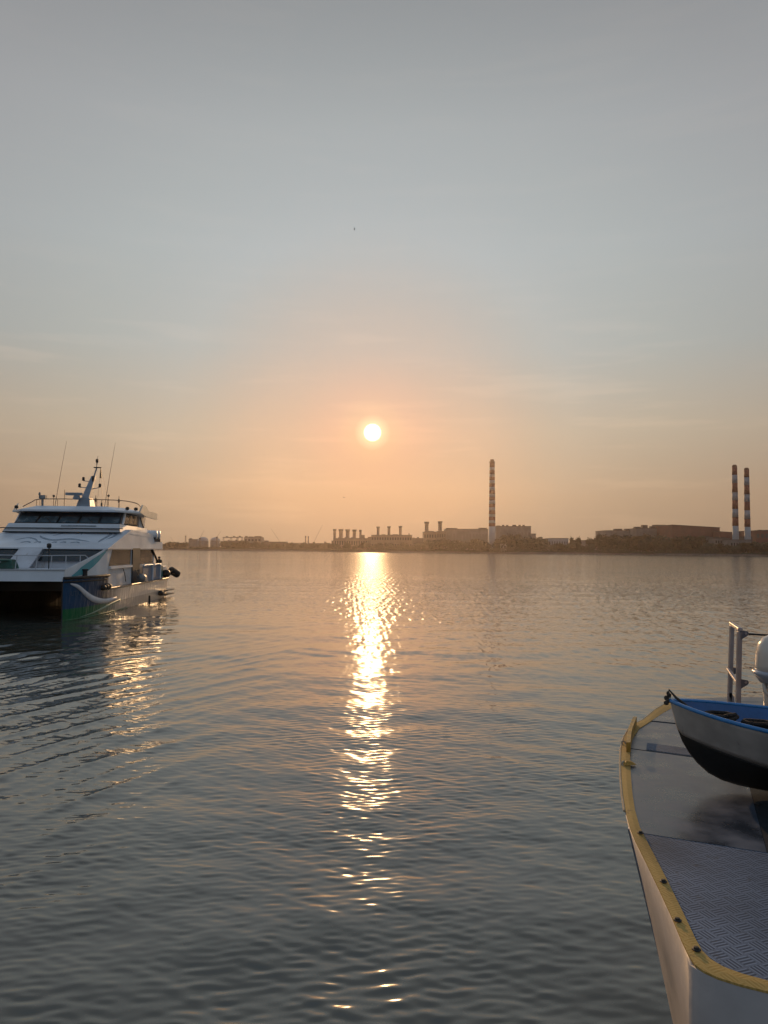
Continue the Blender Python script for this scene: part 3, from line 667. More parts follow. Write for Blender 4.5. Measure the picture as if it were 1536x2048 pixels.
# flared side wings of the bow with the turquoise flash
for sg in (1, -1):
    A = [(UC-.02, .2, 2.66), (UC+.45, 1.6, 2.66), (UC+.95, 3.2, 2.66), (UC+1.12, 4.9, 2.66)]; T = [(UC-.02, .3, 3.10), (UC+.38, 1.6, 3.52), (UC+.82, 3.2, 4.02), (UC+1.02, 4.95, 4.46)]
    b = MB(); b.grid([[Vector((sg*x, y, z)) for x, y, z in r] for r in (A, T)], smooth=False); o = b.build('bow_wing', m_white, ferry)
    md = o.modifiers.new('thick', 'SOLIDIFY'); md.thickness = .05; md.offset = -1 if sg > 0 else 1
    def onw(q, h):     # q 0..1 along, h 0..1 up
        t = q*3; k = min(int(t), 2); f = t-k; lo = Vector(A[k]).lerp(Vector(A[k+1]), f); hi = Vector(T[k]).lerp(Vector(T[k+1]), f); p = lo.lerp(hi, h); return Vector((sg*(p.x+.035), p.y-.012, p.z))
    b = MB(); b.grid([[onw(q, lo), onw(q, hi)] for q, lo, hi in ((.14, .02, .10), (.26, .04, .42), (.36, .12, .66), (.48, .30, .78), (.60, .48, .86), (.74, .66, .90), (.9, .84, .94), (.99, .93, .96))], smooth=False)
    o2 = b.build('turquoise_flash', m_teal, o); md = o2.modifiers.new('thick', 'SOLIDIFY'); md.thickness = .01
# cabin on the main deck
W = 4.38
b = MB(); b.hexa([(-W, 4.45, 3.08), (W, 4.45, 3.08), (W, 17.5, 3.08), (-W, 17.5, 3.08), (-W, 4.9, 4.40), (W, 4.9, 4.40), (W, 17.5, 4.40), (-W, 17.5, 4.40)])
b.box((-W, 5.05, 1.76), (W, 17.5, 3.076)); b.build('main_cabin', m_white2, ferry)
b = MB(); b.hexa([(.05, 4.40, 3.55), (W-.15, 4.40, 3.55), (W-.15, 4.7, 3.55), (.05, 4.7, 3.55), (.35, 4.74, 4.38), (W-.3, 4.74, 4.38), (W-.3, 4.95, 4.38), (.35, 4.95, 4.38)]); b.build('front_window', m_glass, ferry)
b = MB(); b.hexa([(-W+.15, 4.40, 3.55), (-1.75, 4.40, 3.55), (-1.75, 4.7, 3.55), (-W+.15, 4.7, 3.55), (-W+.3, 4.74, 4.38), (-1.45, 4.74, 4.38), (-1.45, 4.95, 4.38), (-W+.3, 4.95, 4.38)]); b.build('front_window', m_glass, ferry)
b = MB(); b.hexa([(-1.7, 3.3, 3.1), (-.1, 3.3, 3.1), (-.1, 3.5, 3.1), (-1.7, 3.5, 3.1), (-1.25, 4.6, 4.39), (.25, 4.6, 4.39), (.25, 4.75, 4.39), (-1.25, 4.75, 4.39)]); b.build('sloping_stair_panel', m_white2, ferry)
for sg in (1, -1):
    b = MB(); x0, x1 = (W-.05, W+.02) if sg > 0 else (-W-.02, -W+.05)
    b.prism([(x0, 5.25, 3.22), (x0, 10.4, 3.22), (x0, 10.4, 4.36), (x0, 6.0, 4.36)], (x1-x0, 0, 0)); b.build('side_window', m_glass_b, ferry)
    b = MB(); b.box((x0, 12.9, 3.2), (x1, 17.0, 4.36)); b.build('side_window', m_glass_b, ferry)
    for vv in (12.75, 10.45):
        b = MB(); b.box((x0, vv, 1.8), (x1+.02*sg, vv+.12, 4.37)); b.build('window_post', m_white, ferry)
    b = MB(); b.box((min(x0, x1+.10*sg), 10.65, 1.8), (max(x0, x1+.10*sg), 12.65, 4.45)); b.build('sliding_door', m_darkgrey, ferry)
    b = MB(); b.box((min(x0, x1+.14*sg), 5.3, 3.02), (max(x0, x1+.14*sg), 10.5, 3.18)); b.build('window_sill', m_white, ferry)
b = MB(); b.tube([(W+.1, 8.2, 3.0), (W+.13, 8.6, 2.6), (W+.1, 9.0, 2.0)], .03, 6); b.build('hand_rope', m_black, ferry)
# upper deck: sloping white front, side fascia
US = 4.46
prof = [(4.75, 4.40), (10.2, 5.84), (16.5, 5.66), (17.1, 5.12), (20.1, 4.98), (20.1, 4.40)]
b = MB(); b.prism([(-US, v, w) for v, w in prof], (2*US, 0, 0)); up = b.build('upper_deck', m_white, ferry)
b = MB(); b.prism([(-US-.03, v, w) for v, w in ((4.6, 4.36), (4.75, 4.46), (20.2, 4.46), (20.2, 4.36))], (2*US+.06, 0, 0)); b.build('deck_edge', m_rail_w, up)
b = MB()
for sg in (1, -1):
    x = sg*(US+.012); b.prism([(x-.01, 10.0, 5.60), (x-.01, 16.6, 5.42), (x-.01, 16.6, 5.34), (x-.01, 9.7, 5.52)], (.02, 0, 0))
b.build('fascia_line', m_white, up)
# illegible artwork and lettering strokes on the sloping front
sl = math.atan2(5.84-4.40, 10.2-4.75)
def slope_pt(u, q, e=.015): return Vector((u, 4.75+(10.2-4.75)*q-math.sin(sl)*e, 4.40+(5.84-4.40)*q+math.cos(sl)*e))
def stroke(path, wd, name='painted_artwork', m=m_mark):
    b = MB(); rows = []
    P = bez(path, 24)
    for i, (u, q) in enumerate(P):
        u2, q2 = P[min(i+1, len(P)-1)]; u1, q1 = P[max(i-1, 0)]
        du, dq = u2-u1, (q2-q1)*5.6; l = math.hypot(du, dq) or 1; nx, nq = -dq/l, du/l/5.6; ww = 1.5*wd*math.sin(math.pi*(i+.6)/(len(P)+.4))
        rows.append([slope_pt(u+nx*ww, q+nq*ww), slope_pt(u-nx*ww, q-nq*ww)])
    b.grid(rows, smooth=False); o = b.build(name, m, up); md = o.modifiers.new('thick', 'SOLIDIFY'); md.thickness = .006; return o
stroke([(-1.4, .62), (-.9, .50), (.0, .40), (1.0, .46), (1.9, .40), (2.6, .34)], .12)
stroke([(-.9, .72), (-.5, .85), (-.1, .78), (-.5, .62)], .07)
stroke([(-2.6, .38), (-2.0, .5), (-1.4, .45), (-.9, .33)], .07)
stroke([(3.0, .85), (3.4, .72), (3.3, .45), (3.25, .3)], .08)
stroke([(3.5, .8), (3.8, .72), (3.75, .56), (3.55, .46)], .07)
stroke([(.9, .72), (1.15, .8), (1.35, .7)], .06)
for u0, u1 in ((-1.9, -1.2), (-1.0, -.55), (.2, .5), (.75, 1.15), (1.45, 2.1)): stroke([(u0, .26), ((u0+u1)/2, .31), (u1, .25)], .07, 'painted_lettering')
b = MB()
for u0, u1 in ((.3, 1.0), (1.1, 1.7), (1.8, 2.3)): b.box((u0, 8.6, 6.05), (u1, 8.7, 6.12))
# wheelhouse tier
b = MB(); T0 = 8.75
b.hexa([(-4.3, T0, 5.62), (4.05, T0, 5.62), (4.05, 16.6, 5.62), (-4.3, 16.6, 5.62), (-3.95, T0+.15, 6.22), (3.95, T0+.15, 6.22), (4.0, 16.4, 6.10), (-4.0, 16.4, 6.10)]); tier = b.build('wheelhouse_base', m_white, ferry)
b = MB(); b.box((-4.5, T0-.12, 5.84), (4.25, T0+.1, 5.90)); b.box((-4.3, T0-.05, 5.55), (4.1, T0-.001, 5.62)); b.build('shadow_gap_strip', m_darkgrey, tier)  # dark strips stand in for the shadow line along the tier front
b = MB(); b.box((-.2, T0+.06, 6.02), (2.3, T0+.10, 6.10)); b.build('faded_name_board', m_mark, tier)
fr = [(-3.72, T0+.45, 6.224), (3.86, T0+.45, 6.224), (3.86, 14.2, 6.224), (-3.72, 14.2, 6.224), (-3.5, T0+1.5, 7.12), (3.80, T0+1.5, 7.12), (3.80, 14.2, 7.12), (-3.5, 14.2, 7.12)]
b = MB(); b.hexa(fr); wh = b.build('wheelhouse', m_darkgrey, ferry)
def wf(u, h, e): # point on the raked front, h 0..1
    return Vector((-3.72+7.58*u+(.22*(1-u)-.06*u)*h, T0+.45+1.05*h-e, 6.224+.896*h+e*.3))
for i in range(5):
    b = MB(); a0, a1 = i/5+.012, (i+1)/5-.012
    b.hexa([wf(a0, .10, .03), wf(a1, .10, .03), wf(a1, .10, -.02), wf(a0, .10, -.02), wf(a0, .62, .03), wf(a1, .62, .03), wf(a1, .62, -.02), wf(a0, .62, -.02)]); b.build('windscreen_pane', m_pane, wh)  # panes end early; the dark band left above stands in for shade
b = MB()
for i in range(1, 5): 
    a = i/5; b.hexa([wf(a-.008, .05, .045), wf(a+.008, .05, .045), wf(a+.008, .05, .0), wf(a-.008, .05, .0), wf(a-.006, .7, .045), wf(a+.010, .7, .045), wf(a+.010, .7, .0), wf(a-.006, .7, .0)])
    b.build('windscreen_mullion', m_black, wh); b = MB()
for i in (1, 3):
    p0 = wf(i/5+.14, .12, .07); p1 = wf(i/5+.08, .45, .07); b = MB(); b.tube([p0, p1], .02, 5); b.build('wiper', m_black, wh)
for sg in (1, -1):
    x0, x1 = (3.80, 3.89) if sg > 0 else (-3.74, -3.60)
    b = MB(); b.prism([(x0, T0+1.3, 6.30), (x0, 14.0, 6.30), (x0, 14.0, 7.05), (x0, T0+2.0, 7.05)], (x1-x0, 0, 0)); b.build('side_window', m_glass_b, wh)
    for va in (11.6, 12.9):
        b = MB(); xx = x1 if sg > 0 else x0-.02; b.box((xx, va, 6.38), (xx+.02, va+.62, 6.95)); b.build('sky_glow_pane', mat('painted_sky_glow', (.45, .26, .10), .15), wh)  # amber colour stands in for bright sky seen through the wheelhouse
    b = MB(); b.prism([(sg*3.93, T0+.95, 6.22), (sg*3.93, T0+1.35, 6.22), (sg*3.88, T0+2.1, 7.12), (sg*3.88, T0+1.75, 7.12)], (-.08*sg, 0, 0)); b.build('window_pillar', m_white, wh)
    b = MB(); b.prism([(sg*3.95, 14.05, 6.12), (sg*3.95, 15.9, 6.12), (sg*3.95, 16.1, 7.1), (sg*3.95, 14.05, 7.1)], (-.1*sg, 0, 0)); b.build('aft_screen', m_white2, wh)
b = MB(); b.tube([(3.99, 14.3, 6.95), (3.99, 15.4, 6.15)], .04, 6); b.build('handrail', m_black, wh)
# roof with side fairings
plan = [(-3.3, 9.1), (3.6, 9.1), (4.75, 11.2), (4.75, 16.3), (-4.75, 16.3), (-4.75, 11.2)]
b = MB(); b.prism([(u, v, 7.13) for u, v in plan], (0, 0, .12)); rf = b.build('roof', m_white, ferry)
ins = [(-3.0, 9.6), (3.3, 9.6), (4.35, 11.4), (4.35, 16), (-4.35, 16), (-4.35, 11.4)]
b = MB(); n = 6; vs = [(u*.99, v, 7.254) for u, v in plan]+[(u*.80, 9.9+(v-9.6)*.92, 7.56) for u, v in ins]
b.add(vs, [(0, 1, 7, 6), (1, 2, 8, 7), (2, 3, 9, 8), (3, 4, 10, 9), (4, 5, 11, 10), (5, 0, 6, 11), (6, 7, 8, 9, 10, 11)]); b.build('roof_crown', m_white, rf)
m_fair = mat('fairing_cream', (.62, .56, .48), .45, noise=.1)
for sg in (1, -1):
    b = MB(); b.prism([(sg*4.78, 11.3, 7.22), (sg*4.78, 12.1, 7.85), (sg*4.78, 13.0, 7.80), (sg*4.78, 13.8, 7.45), (sg*4.78, 16.6, 7.40), (sg*4.78, 16.6, 6.86), (sg*4.78, 13.0, 6.98)], (-.12*sg, 0, 0)); b.build('roof_fairing', m_fair, rf)
for u, v in ((-4.1, 10.4), (4.0, 10.6), (4.45, 11.3)):
    b = MB(); b.lathe((u, v, 7.2), [(.03, 0), (.03, .16), (.13, .17), (.15, .3), (.10, .4)], 10); b.build('deck_light', m_black, rf)
b = MB(); pts = [(-3.9, 11, 7.55), (-3.2, 10.9, 7.9), (-2.6, 10.9, 8.12), (0, 10.9, 8.16), (3, 10.9, 8.12), (4.2, 11.1, 8.0), (4.55, 11.6, 7.85), (4.6, 12.2, 7.7)]
b.tube(bez(pts, 28), .035, 6); rr = b.build('roof_rail', m_rail_d, rf)
for u in (-2.6, -1.3, 1.6, 2.4, 3.3):
    b = MB(); b.tube([(u, 10.9, 7.45), (u, 10.9, 8.13)], .022, 5); b.build('rail_post', m_rail_d, rr)
for u, h, kind in ((-3.0, 8.15, 0), (-1.75, 8.42, 1), (-.95, 8.9, 0), (1.4, 8.5, 2), (1.85, 8.15, 2), (2.35, 8.5, 1), (3.15, 8.45, 2)):
    b = MB(); b.tube([(u, 11.3, 7.4), (u, 11.3, h)], .025, 5)
    if kind == 1: b.lathe((u, 11.3, h-.12), [(.04, 0), (.11, .10), (.11, .14), (.03, .2)], 10)
    if kind == 2: b.lathe((u, 11.3, h-.5), [(.06, 0), (.08, .1), (.06, .28), (.02, .3)], 8)
    b.build('roof_antenna', m_rail_d, rf)
b = MB(); b.tube([(-2.42, 10.9, 7.4), (-2.42, 10.9, 8.15)], .09, 8); b.box((-2.62, 10.7, 8.15), (-2.15, 11.1, 8.42)); b.lathe((-2.65, 10.9, 8.4), [(.05, 0), (.09, .1), (.05, .25)], 8); b.build('searchlight', m_grey, rf)
for u, lean in ((-1.55, 1.9), (2.15, 2.2)):
    b = MB(); b.tube([(u, 11.0, 7.4), (u, 11.0+lean*.5, 10.2), (u+.03, 11.0+lean, 12.9)], .022, 5, r2=.009); b.build('whip_antenna', m_rail_d, rf)
# mast
m_mast = mat('mast_grey', (.22, .26, .31), .45, noise=.15, nscale=2)
b = MB(); b.hexa([(.15, 10.6, 7.5), (1.25, 10.6, 7.5), (1.25, 11.8, 7.5), (.15, 11.8, 7.5), (.35, 10.8, 8.25), (1.1, 10.8, 8.25), (1.1, 11.6, 8.25), (.35, 11.6, 8.25)])
b.hexa([(.45, 10.85, 8.2), (1.0, 10.85, 8.2), (1.0, 11.5, 8.2), (.45, 11.5, 8.2), (.68, 12.3, 10.1), (.98, 12.3, 10.1), (.98, 12.6, 10.1), (.68, 12.6, 10.1)])
b.tube([(.83, 12.4, 10.0), (.92, 12.7, 10.7), (.92, 12.8, 11.2)], .06, 6); mast = b.build('mast', m_mast, ferry)
b = MB(); b.box((-.55, 10.35, 8.42), (.65, 10.62, 8.62)); b.lathe((.25, 10.5, 8.1), [(.22, 0), (.28, .12), (.2, .3)], 12); b.build('radar', m_mast, mast)
for (p, q) in (((.8, 12.1, 9.62), (.15, 12.1, 9.68)), ((.7, 11.6, 9.1), (.05, 11.6, 9.12)), ((.85, 11.7, 9.0), (1.55, 11.7, 9.14))):
    b = MB(); b.tube([p, q], .045, 6, r2=.025); a = b.build('mast_arm', m_mast, mast)
    b = MB(); b.lathe(Vector(q), [(.03, 0), (.12, .03), (.10, .08), (.10, .27), (.06, .31)], 10); b.build('navigation_light', m_black, a)
b = MB(); b.lathe((.92, 12.8, 11.2), [(.03, 0), (.10, .05), (.11, .25), (.06, .32)], 10); b.build('navigation_light', m_black, mast)
b = MB(); b.box((.70, 12.7, 10.78), (1.28, 12.8, 10.86)); b.tube([(.92, 12.8, 11.5), (.98, 12.8, 11.75)], .012, 4); b.build('crosstree', m_black, mast)
b = MB(); b.hexa([(1.18, 12.7, 10.0), (1.34, 12.7, 9.95), (1.34, 12.76, 9.95), (1.18, 12.76, 10.0), (1.22, 12.7, 10.75), (1.26, 12.7, 10.75), (1.26, 12.76, 10.75), (1.22, 12.76, 10.75)]); b.build('furled_flag', m_black, mast)
b = MB()
for q in ((1.5, 11.3), (1.9, 11.5), (2.5, 11.3)): b.tube([(1.25, 12.7, 10.8), (q[0], q[1], 7.5)], .008, 4)
b.build('stay_wire', m_rail_d, mast)
b = MB(); b.lathe((.95, 11.9, 9.62), [(.05, 0), (.09, .1), (.07, .42), (.03, .46)], 8); b.build('horn', m_black, mast)
# foredeck rail, winch with green cover, lamp post, bollard
b = MB(); rl = [(-4.4, .6, 3.98), (2.2, .6, 3.96), (3.35, 1.6, 3.98), (3.72, 2.6, 3.97), (3.82, 3.0, 3.75)]
b.tube(rl, .03, 6); fr_ = b.build('foredeck_rail', m_rail_w, ferry)
b = MB(); b.tube([(-4.4, .6, 3.55), (-.6, .6, 3.55)], .02, 6); b.build('mid_rail', m_rail_w, fr_)
for u, v, l in ((-2.9, .6, -.1), (-1.35, .6, -.12), (.35, .6, -.10), (1.55, .6, -.08), (2.35, .75, -.05), (3.0, 1.3, 0), (3.55, 2.2, 0), (-4.2, .6, -.1)):
    b = MB(); b.tube([(u+l, v, 3.1), (u, v, 3.97)], .026, 6); b.build('rail_stanchion', m_rail_w, fr_)
b = MB(); b.hexa([(-2.3, 1.6, 3.1), (-.35, 1.6, 3.1), (-.35, 2.6, 3.1), (-2.3, 2.6, 3.1), (-2.1, 1.7, 3.62), (-.5, 1.7, 3.62), (-.5, 2.5, 3.62), (-2.1, 2.5, 3.62)])
b.lathe((-1.2, 2.1, 3.62), [(.8, 0), (.7, .06), (.2, .10)], 10, smooth=False); b.build('covered_winch', m_green, ferry, bevel=.03)
b = MB(); b.tube([(1.62, 2.2, 3.1), (1.6, 2.2, 4.45)], .035, 6); b.lathe((1.6, 2.2, 4.4), [(.07, 0), (.14, .08), (.14, .26), (.08, .32)], 12); b.build('bow_lamp', m_black, ferry)
b = MB(); p = Vector((UC+.62, 1.9, 2.66)); b.lathe(p, [(.17, 0), (.15, .1), (.15, .34), (.21, .38), (.19, .46)], 14); b.build('bollard', m_darkgrey, ferry)
# aft side: gates, life rafts, transom locker, strut, boarding platforms
for i, (v0, v1) in enumerate(((13.0, 15.9), (16.3, 18.5))):
    b = MB(); x = 4.62; b.box((x, v0, 1.78), (x+.05, v1, 3.0)); g = b.build('side_gate', m_bluegrey, ferry)
    b = MB(); b.tube(bez([(x+.07, v0, 3.02), (x+.07, v0+.4, 3.08), (x+.07, v1-.35, 3.08), (x+.07, v1, 2.85), (x+.07, v1, 1.8)], 20), .07, 6); b.build('gate_frame', m_white, g)
b = MB(); b.box((4.58, 18.6, 1.78), (4.66, 19.6, 2.9)); b.build('side_gate', mat('teal_panel', (.05, .16, .17), .4), ferry)
b = MB(); b.tube([(4.42, 16.6, 4.36), (4.45, 19.0, 3.0)], .10, 6); b.build('diagonal_strut', m_black, ferry)
b = MB(); b.box((2.2, 20.0, 1.76), (4.5, 21.7, 2.86)); b.build('transom_locker', m_white2, ferry, bevel=.04)
b = MB(); b.box((-4.5, 17.6, 1.75), (4.6, 21.9, 1.80)); b.build('aft_deck', m_darkgrey, ferry)
for dv in (0, 1.05):
    b = MB(); b.lathe((4.0, 17.5+dv, 5.62), [(.05, -.62), (.36, -.58), (.38, -.5), (.38, -.04), (.40, -.03), (.40, .03), (.38, .04), (.38, .5), (.36, .58), (.05, .62)], 18, axis='X'); b.build('life_raft', m_white, ferry)
    b = MB(); b.box((3.5, 17.2+dv, 5.0), (4.55, 17.28+dv, 5.4)); b.box((3.5, 17.75+dv, 5.0), (4.55, 17.83+dv, 5.4)); b.build('raft_cradle', m_darkgrey, ferry)
for w in (.62, .25):
    b = MB(); b.prism([(4.35, 19.2, w), (5.0, 20.2, w), (5.05, 22.6, w), (4.35, 22.6, w)], (0, 0, .10)); b.build('boarding_step', m_rubrail, ferry)
b = MB(); b.tube([(4.66, 15.2, .55), (4.66, 15.2, -.05)], .08, 8); b.build('drain_pipe', m_black, ferry)
b = MB(); b.lathe((4.6, 19.3, .5), [(.02, -.5), (.2, -.4), (.24, 0), (.2, .4), (.02, .5)], 12, axis='Y'); b.build('hull_fender', m_black, ferry)

def fworld(u, v, w): return Matrix.Rotation(FA, 3, 'Z') @ Vector((u, v*1.08, w)) + ferry.location
def fender(u, v, w, r, l, m, name, label, tilt=(0, 0, 0), rope=None):
    root = empty(name, fworld(u, v, w)); root.rotation_euler = (tilt[0], tilt[1], FA+tilt[2]); tag(root, label, 'fender', 'fenders hanging on the ferry')
    b = MB(); b.lathe((0, 0, 0), [(.03, -l/2-.04), (r*.55, -l/2+.02), (r*.92, -l/2+r*.35), (r, -l/4), (r, l/4), (r*.92, l/2-r*.35), (r*.55, l/2-.02), (.05, l/2+.05)], 20, axis='Y'); b.build('body', m, root)
    b = MB(); b.tube([(0, -l/2, 0), (-.15, -l/2-.1, .3), (-.35, -l/2-.1, .75)], .018, 5); b.build('rope', m_black, root)
fender(5.0, 11.4, 2.16, .32, .95, m_grey, 'fender', 'grey oval fender hanging beside the ferry door')
fender(5.15, 21.9, 2.25, .36, 1.25, m_black, 'fender', 'black round ended fender sticking out behind the ferry stern', tilt=(math.radians(-25), 0, math.radians(-35)))
fender(4.85, 20.0, 2.2, .36, .85, m_black, 'fender', 'dark fender inboard at the ferry stern beside the gate')
# seated crew member on the transom locker
pr_ = empty('person', fworld(4.0, 20.9, 2.87)); pr_.rotation_euler = (0, 0, FA); tag(pr_, 'person in dark clothes sitting with knees drawn up at the ferry stern', 'person')
def skin(name, V, E, R, m, parent, lv=1):
    me = bpy.data.meshes.new(name); me.from_pydata(V, E, []); me.materials.append(m)
    o = bpy.data.objects.new(name, me); C.objects.link(o); o.parent = parent
    sk = o.modifiers.new('skin', 'SKIN')
    for i, r in enumerate(R): me.skin_vertices[0].data[i].radius = (r, r); me.skin_vertices[0].data[i].use_root = (i == 0)
    sb = o.modifiers.new('sub', 'SUBSURF'); sb.levels = lv; sb.render_levels = lv; return o
V = [(0, 0, .12), (0, .03, .30), (0, .0, .48), (0, -.02, .56), (0, -.03, .66), (0, -.03, .76),
     (.19, .0, .50), (.24, .12, .28), (.14, -.12, .34), (-.19, 0, .50), (-.24, .12, .28), (-.14, -.12, .34),
     (.11, 0, .11), (.14, -.42, .42), (.13, -.50, .04), (.13, -.62, .03), (-.11, 0, .11), (-.14, -.42, .42), (-.13, -.50, .04), (-.13, -.62, .03)]
E = [(0, 1), (1, 2), (2, 3), (3, 4), (4, 5), (2, 6), (6, 7), (7, 8), (2, 9), (9, 10), (10, 11), (0, 12), (12, 13), (13, 14), (14, 15), (0, 16), (16, 17), (17, 18), (18, 19)]
R = [.14, .14, .15, .06, .10, .085, .06, .045, .035, .06, .045, .035, .085, .06, .045, .035, .085, .06, .045, .035]
skin('body', V, E, R, m_cloth, pr_)
b = MB(); b.lathe((0, -.02, .70), [(.10, -.02), (.118, .03), (.11, .09), (.06, .13), (.01, .14)], 14); b.build('hair', m_black, pr_)
b = MB(); b.lathe((0, -.06, .655), [(.02, -.09), (.07, -.06), (.085, .0), (.08, .05), (.03, .07)], 12); b.build('head', m_skin, pr_)
b = MB(); b.hexa([(-.22, -.30, .10), (.22, -.30, .10), (.22, .12, .08), (-.22, .12, .08), (-.2, -.34, .20), (.2, -.34, .20), (.2, .1, .2), (-.2, .1, .2)]); b.build('shorts', m_white, pr_, bevel=.04)
# ------------------------------------------------------------------ work boat deck at the right
ZD = 2.6
def g2(px, py, z=ZD): p = PZ(px, py, z); return Vector((p.x, p.y, z))
m_yellow = mat('yellow_edge_paint', (.38, .225, .04), .5, noise=.35, nscale=9, bump=.4, bscale=60)
m_hullg = mat('work_boat_hull', (.31, .285, .28), .62, chip=((.10, .075, .06), (9, 9, 1.1), .60, .55), noise=.14, nscale=2.2, bump=.25, bscale=9)
m_weld = mat('weld_strip', (.25, .27, .33), .35, metal=.5, noise=.25, nscale=20, bump=.6, bscale=30)
def tread_material(name, base, line, rough, wear=(.05, .055, .06), cell=.082, strength=1.0):
    m = bpy.data.materials.new(name); m.use_nodes = True; t = m.node_tree; p = t.nodes['Principled BSDF']; N = lambda k: t.nodes.new(k); L = t.links.new
    def M(op, a, b=None, c=None):
        n = N('ShaderNodeMath'); n.operation = op
        for i, v in enumerate((a, b, c)):
            if v is None: continue
            if isinstance(v, (int, float)): n.inputs[i].default_value = v
            else: L(v, n.inputs[i])
        return n.outputs[0]
    tc = N('ShaderNodeTexCoord'); mp = N('ShaderNodeMapping'); mp.inputs['Rotation'].default_value = (0, 0, math.radians(-20)); mp.inputs['Scale'].default_value = (1/cell,)*3
    L(tc.outputs['Object'], mp.inputs[0]); s = N('ShaderNodeSeparateXYZ'); L(mp.outputs[0], s.inputs[0]); x, y = s.outputs[0], s.outputs[1]
    par = M('MODULO', M('ADD', M('FLOOR', x), M('FLOOR', y)), 2.0); par = M('ABSOLUTE', par)
    def bars(u, v):
        a = M('ABSOLUTE', M('SUBTRACT', M('FRACT', M('MULTIPLY', u, 4.0)), .5))       # 0 at a bar's crest
        r = N('ShaderNodeMapRange'); r.interpolation_type = 'SMOOTHSTEP'; L(a, r.inputs[0]); r.inputs[1].default_value = .10; r.inputs[2].default_value = .34; r.inputs[3].default_value = 1; r.inputs[4].default_value = 0
        e = M('ABSOLUTE', M('SUBTRACT', M('FRACT', v), .5)); r2 = N('ShaderNodeMapRange'); L(e, r2.inputs[0]); r2.inputs[1].default_value = .40; r2.inputs[2].default_value = .47; r2.inputs[3].default_value = 1; r2.inputs[4].default_value = 0
        return M('MULTIPLY', r.outputs[0], r2.outputs[0])
    h = M('ADD', M('MULTIPLY', bars(x, y), par), M('MULTIPLY', bars(y, x), M('SUBTRACT', 1.0, par)))
    def edge(u):
        e = M('ABSOLUTE', M('SUBTRACT', M('FRACT', u), .5)); r3 = N('ShaderNodeMapRange'); L(e, r3.inputs[0]); r3.inputs[1].default_value = .43; r3.inputs[2].default_value = .48; return r3.outputs[0]
    h = M('MAXIMUM', M('MULTIPLY', h, .95), M('MULTIPLY', .62, M('MAXIMUM', edge(x), edge(y))))
    nz = N('ShaderNodeTexNoise'); nz.inputs['Scale'].default_value = 1.1; nz.inputs['Detail'].default_value = 5; L(tc.outputs['Object'], nz.inputs[0])
    wr = N('ShaderNodeMapRange'); L(nz.outputs[0], wr.inputs[0]); wr.inputs[1].default_value = .35; wr.inputs[2].default_value = .65; wr.inputs[3].default_value = .45; wr.inputs[4].default_value = 1.0
    hh = M('MULTIPLY', h, M('MULTIPLY', wr.outputs[0], strength))
    mx = N('ShaderNodeMix'); mx.data_type = 'RGBA'; L(hh, mx.inputs[0])
    c0 = ramp_of(t, nz.outputs[0], [(.3, tuple(c*.72 for c in base)), (.7, tuple(c*1.25 for c in base))]); L(c0, mx.inputs[6]); mx.inputs[7].default_value = (*line, 1)
    L(mx.outputs[2], p.inputs['Base Color']); p.inputs['Metallic'].default_value = 0; p.inputs['Specular IOR Level'].default_value = .12
    rr = N('ShaderNodeMapRange'); L(nz.outputs[0], rr.inputs[0]); rr.inputs[3].default_value = rough-.12; rr.inputs[4].default_value = rough+.14; L(rr.outputs[0], p.inputs['Roughness'])
    n5 = N('ShaderNodeTexNoise'); n5.inputs['Scale'].default_value = 9; n5.inputs['Detail'].default_value = 9; n5.inputs['Roughness'].default_value = .7; L(tc.outputs['Object'], n5.inputs[0])
    cr = N('ShaderNodeMapRange'); L(n5.outputs[0], cr.inputs[0]); cr.inputs[1].default_value = .58; cr.inputs[2].default_value = .66; cr.inputs[4].default_value = .7
    cm = N('ShaderNodeMix'); cm.data_type = 'RGBA'; L(cr.outputs[0], cm.inputs[0]); L(mx.outputs[2], cm.inputs[6]); cm.inputs[7].default_value = (*wear, 1); L(cm.outputs[2], p.inputs['Base Color'])
    bp = N('ShaderNodeBump'); bp.inputs['Strength'].default_value = .10*strength; bp.inputs['Distance'].default_value = .0015; L(h, bp.inputs['Height']); L(bp.outputs[0], p.inputs['Normal'])
    return m
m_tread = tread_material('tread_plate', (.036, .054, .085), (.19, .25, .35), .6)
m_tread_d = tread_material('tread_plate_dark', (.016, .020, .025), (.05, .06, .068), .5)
m_ytread = tread_material('yellow_tread_edge', (.31, .20, .06), (.48, .33, .12), .62, wear=(.14, .10, .06), cell=.075)
m_smooth = mat('worn_smooth_plate', (.060, .076, .104), .33, metal=.2, noise=.5, rvar=.15, nscale=3.2, bump=.10, bscale=6, chip=((.11, .12, .13), (7, 26, 5), .60, .5))

outer_px = [(1536, 1986), (1480, 1972), (1436, 1958), (1408, 1945), (1390, 1932), (1377, 1912), (1362, 1880), (1342, 1832), (1318, 1780), (1292, 1726), (1270, 1682), (1259, 1655), (1251, 1622),
            (1246, 1590), (1243, 1556), (1242, 1525), (1243, 1498), (1249, 1474), (1262, 1452), (1287, 1440), (1312, 1419), (1340, 1403), (1372, 1398)]
inner_px = [(1536, 1958), (1486, 1944), (1450, 1930), (1425, 1914), (1409, 1896), (1396, 1872), (1382, 1842), (1364, 1806), (1342, 1762), (1318, 1716), (1300, 1682), (1286, 1656), (1276, 1622),
            (1271, 1590), (1268, 1556), (1266, 1525), (1266, 1500), (1270, 1480), (1284, 1460), (1307, 1444), (1330, 1430), (1352, 1418), (1380, 1410)]
O = [g2(*p) for p in outer_px]; I = [g2(*p) for p in inner_px]; I = [i.lerp(o, .24) for i, o in zip(I, O)]
O = [O[0]+(O[0]-O[1]).normalized()*3.2]+O+[Vector((4.6, O[-1].y+.12, ZD)), Vector((8.5, O[-1].y+.2, ZD))]
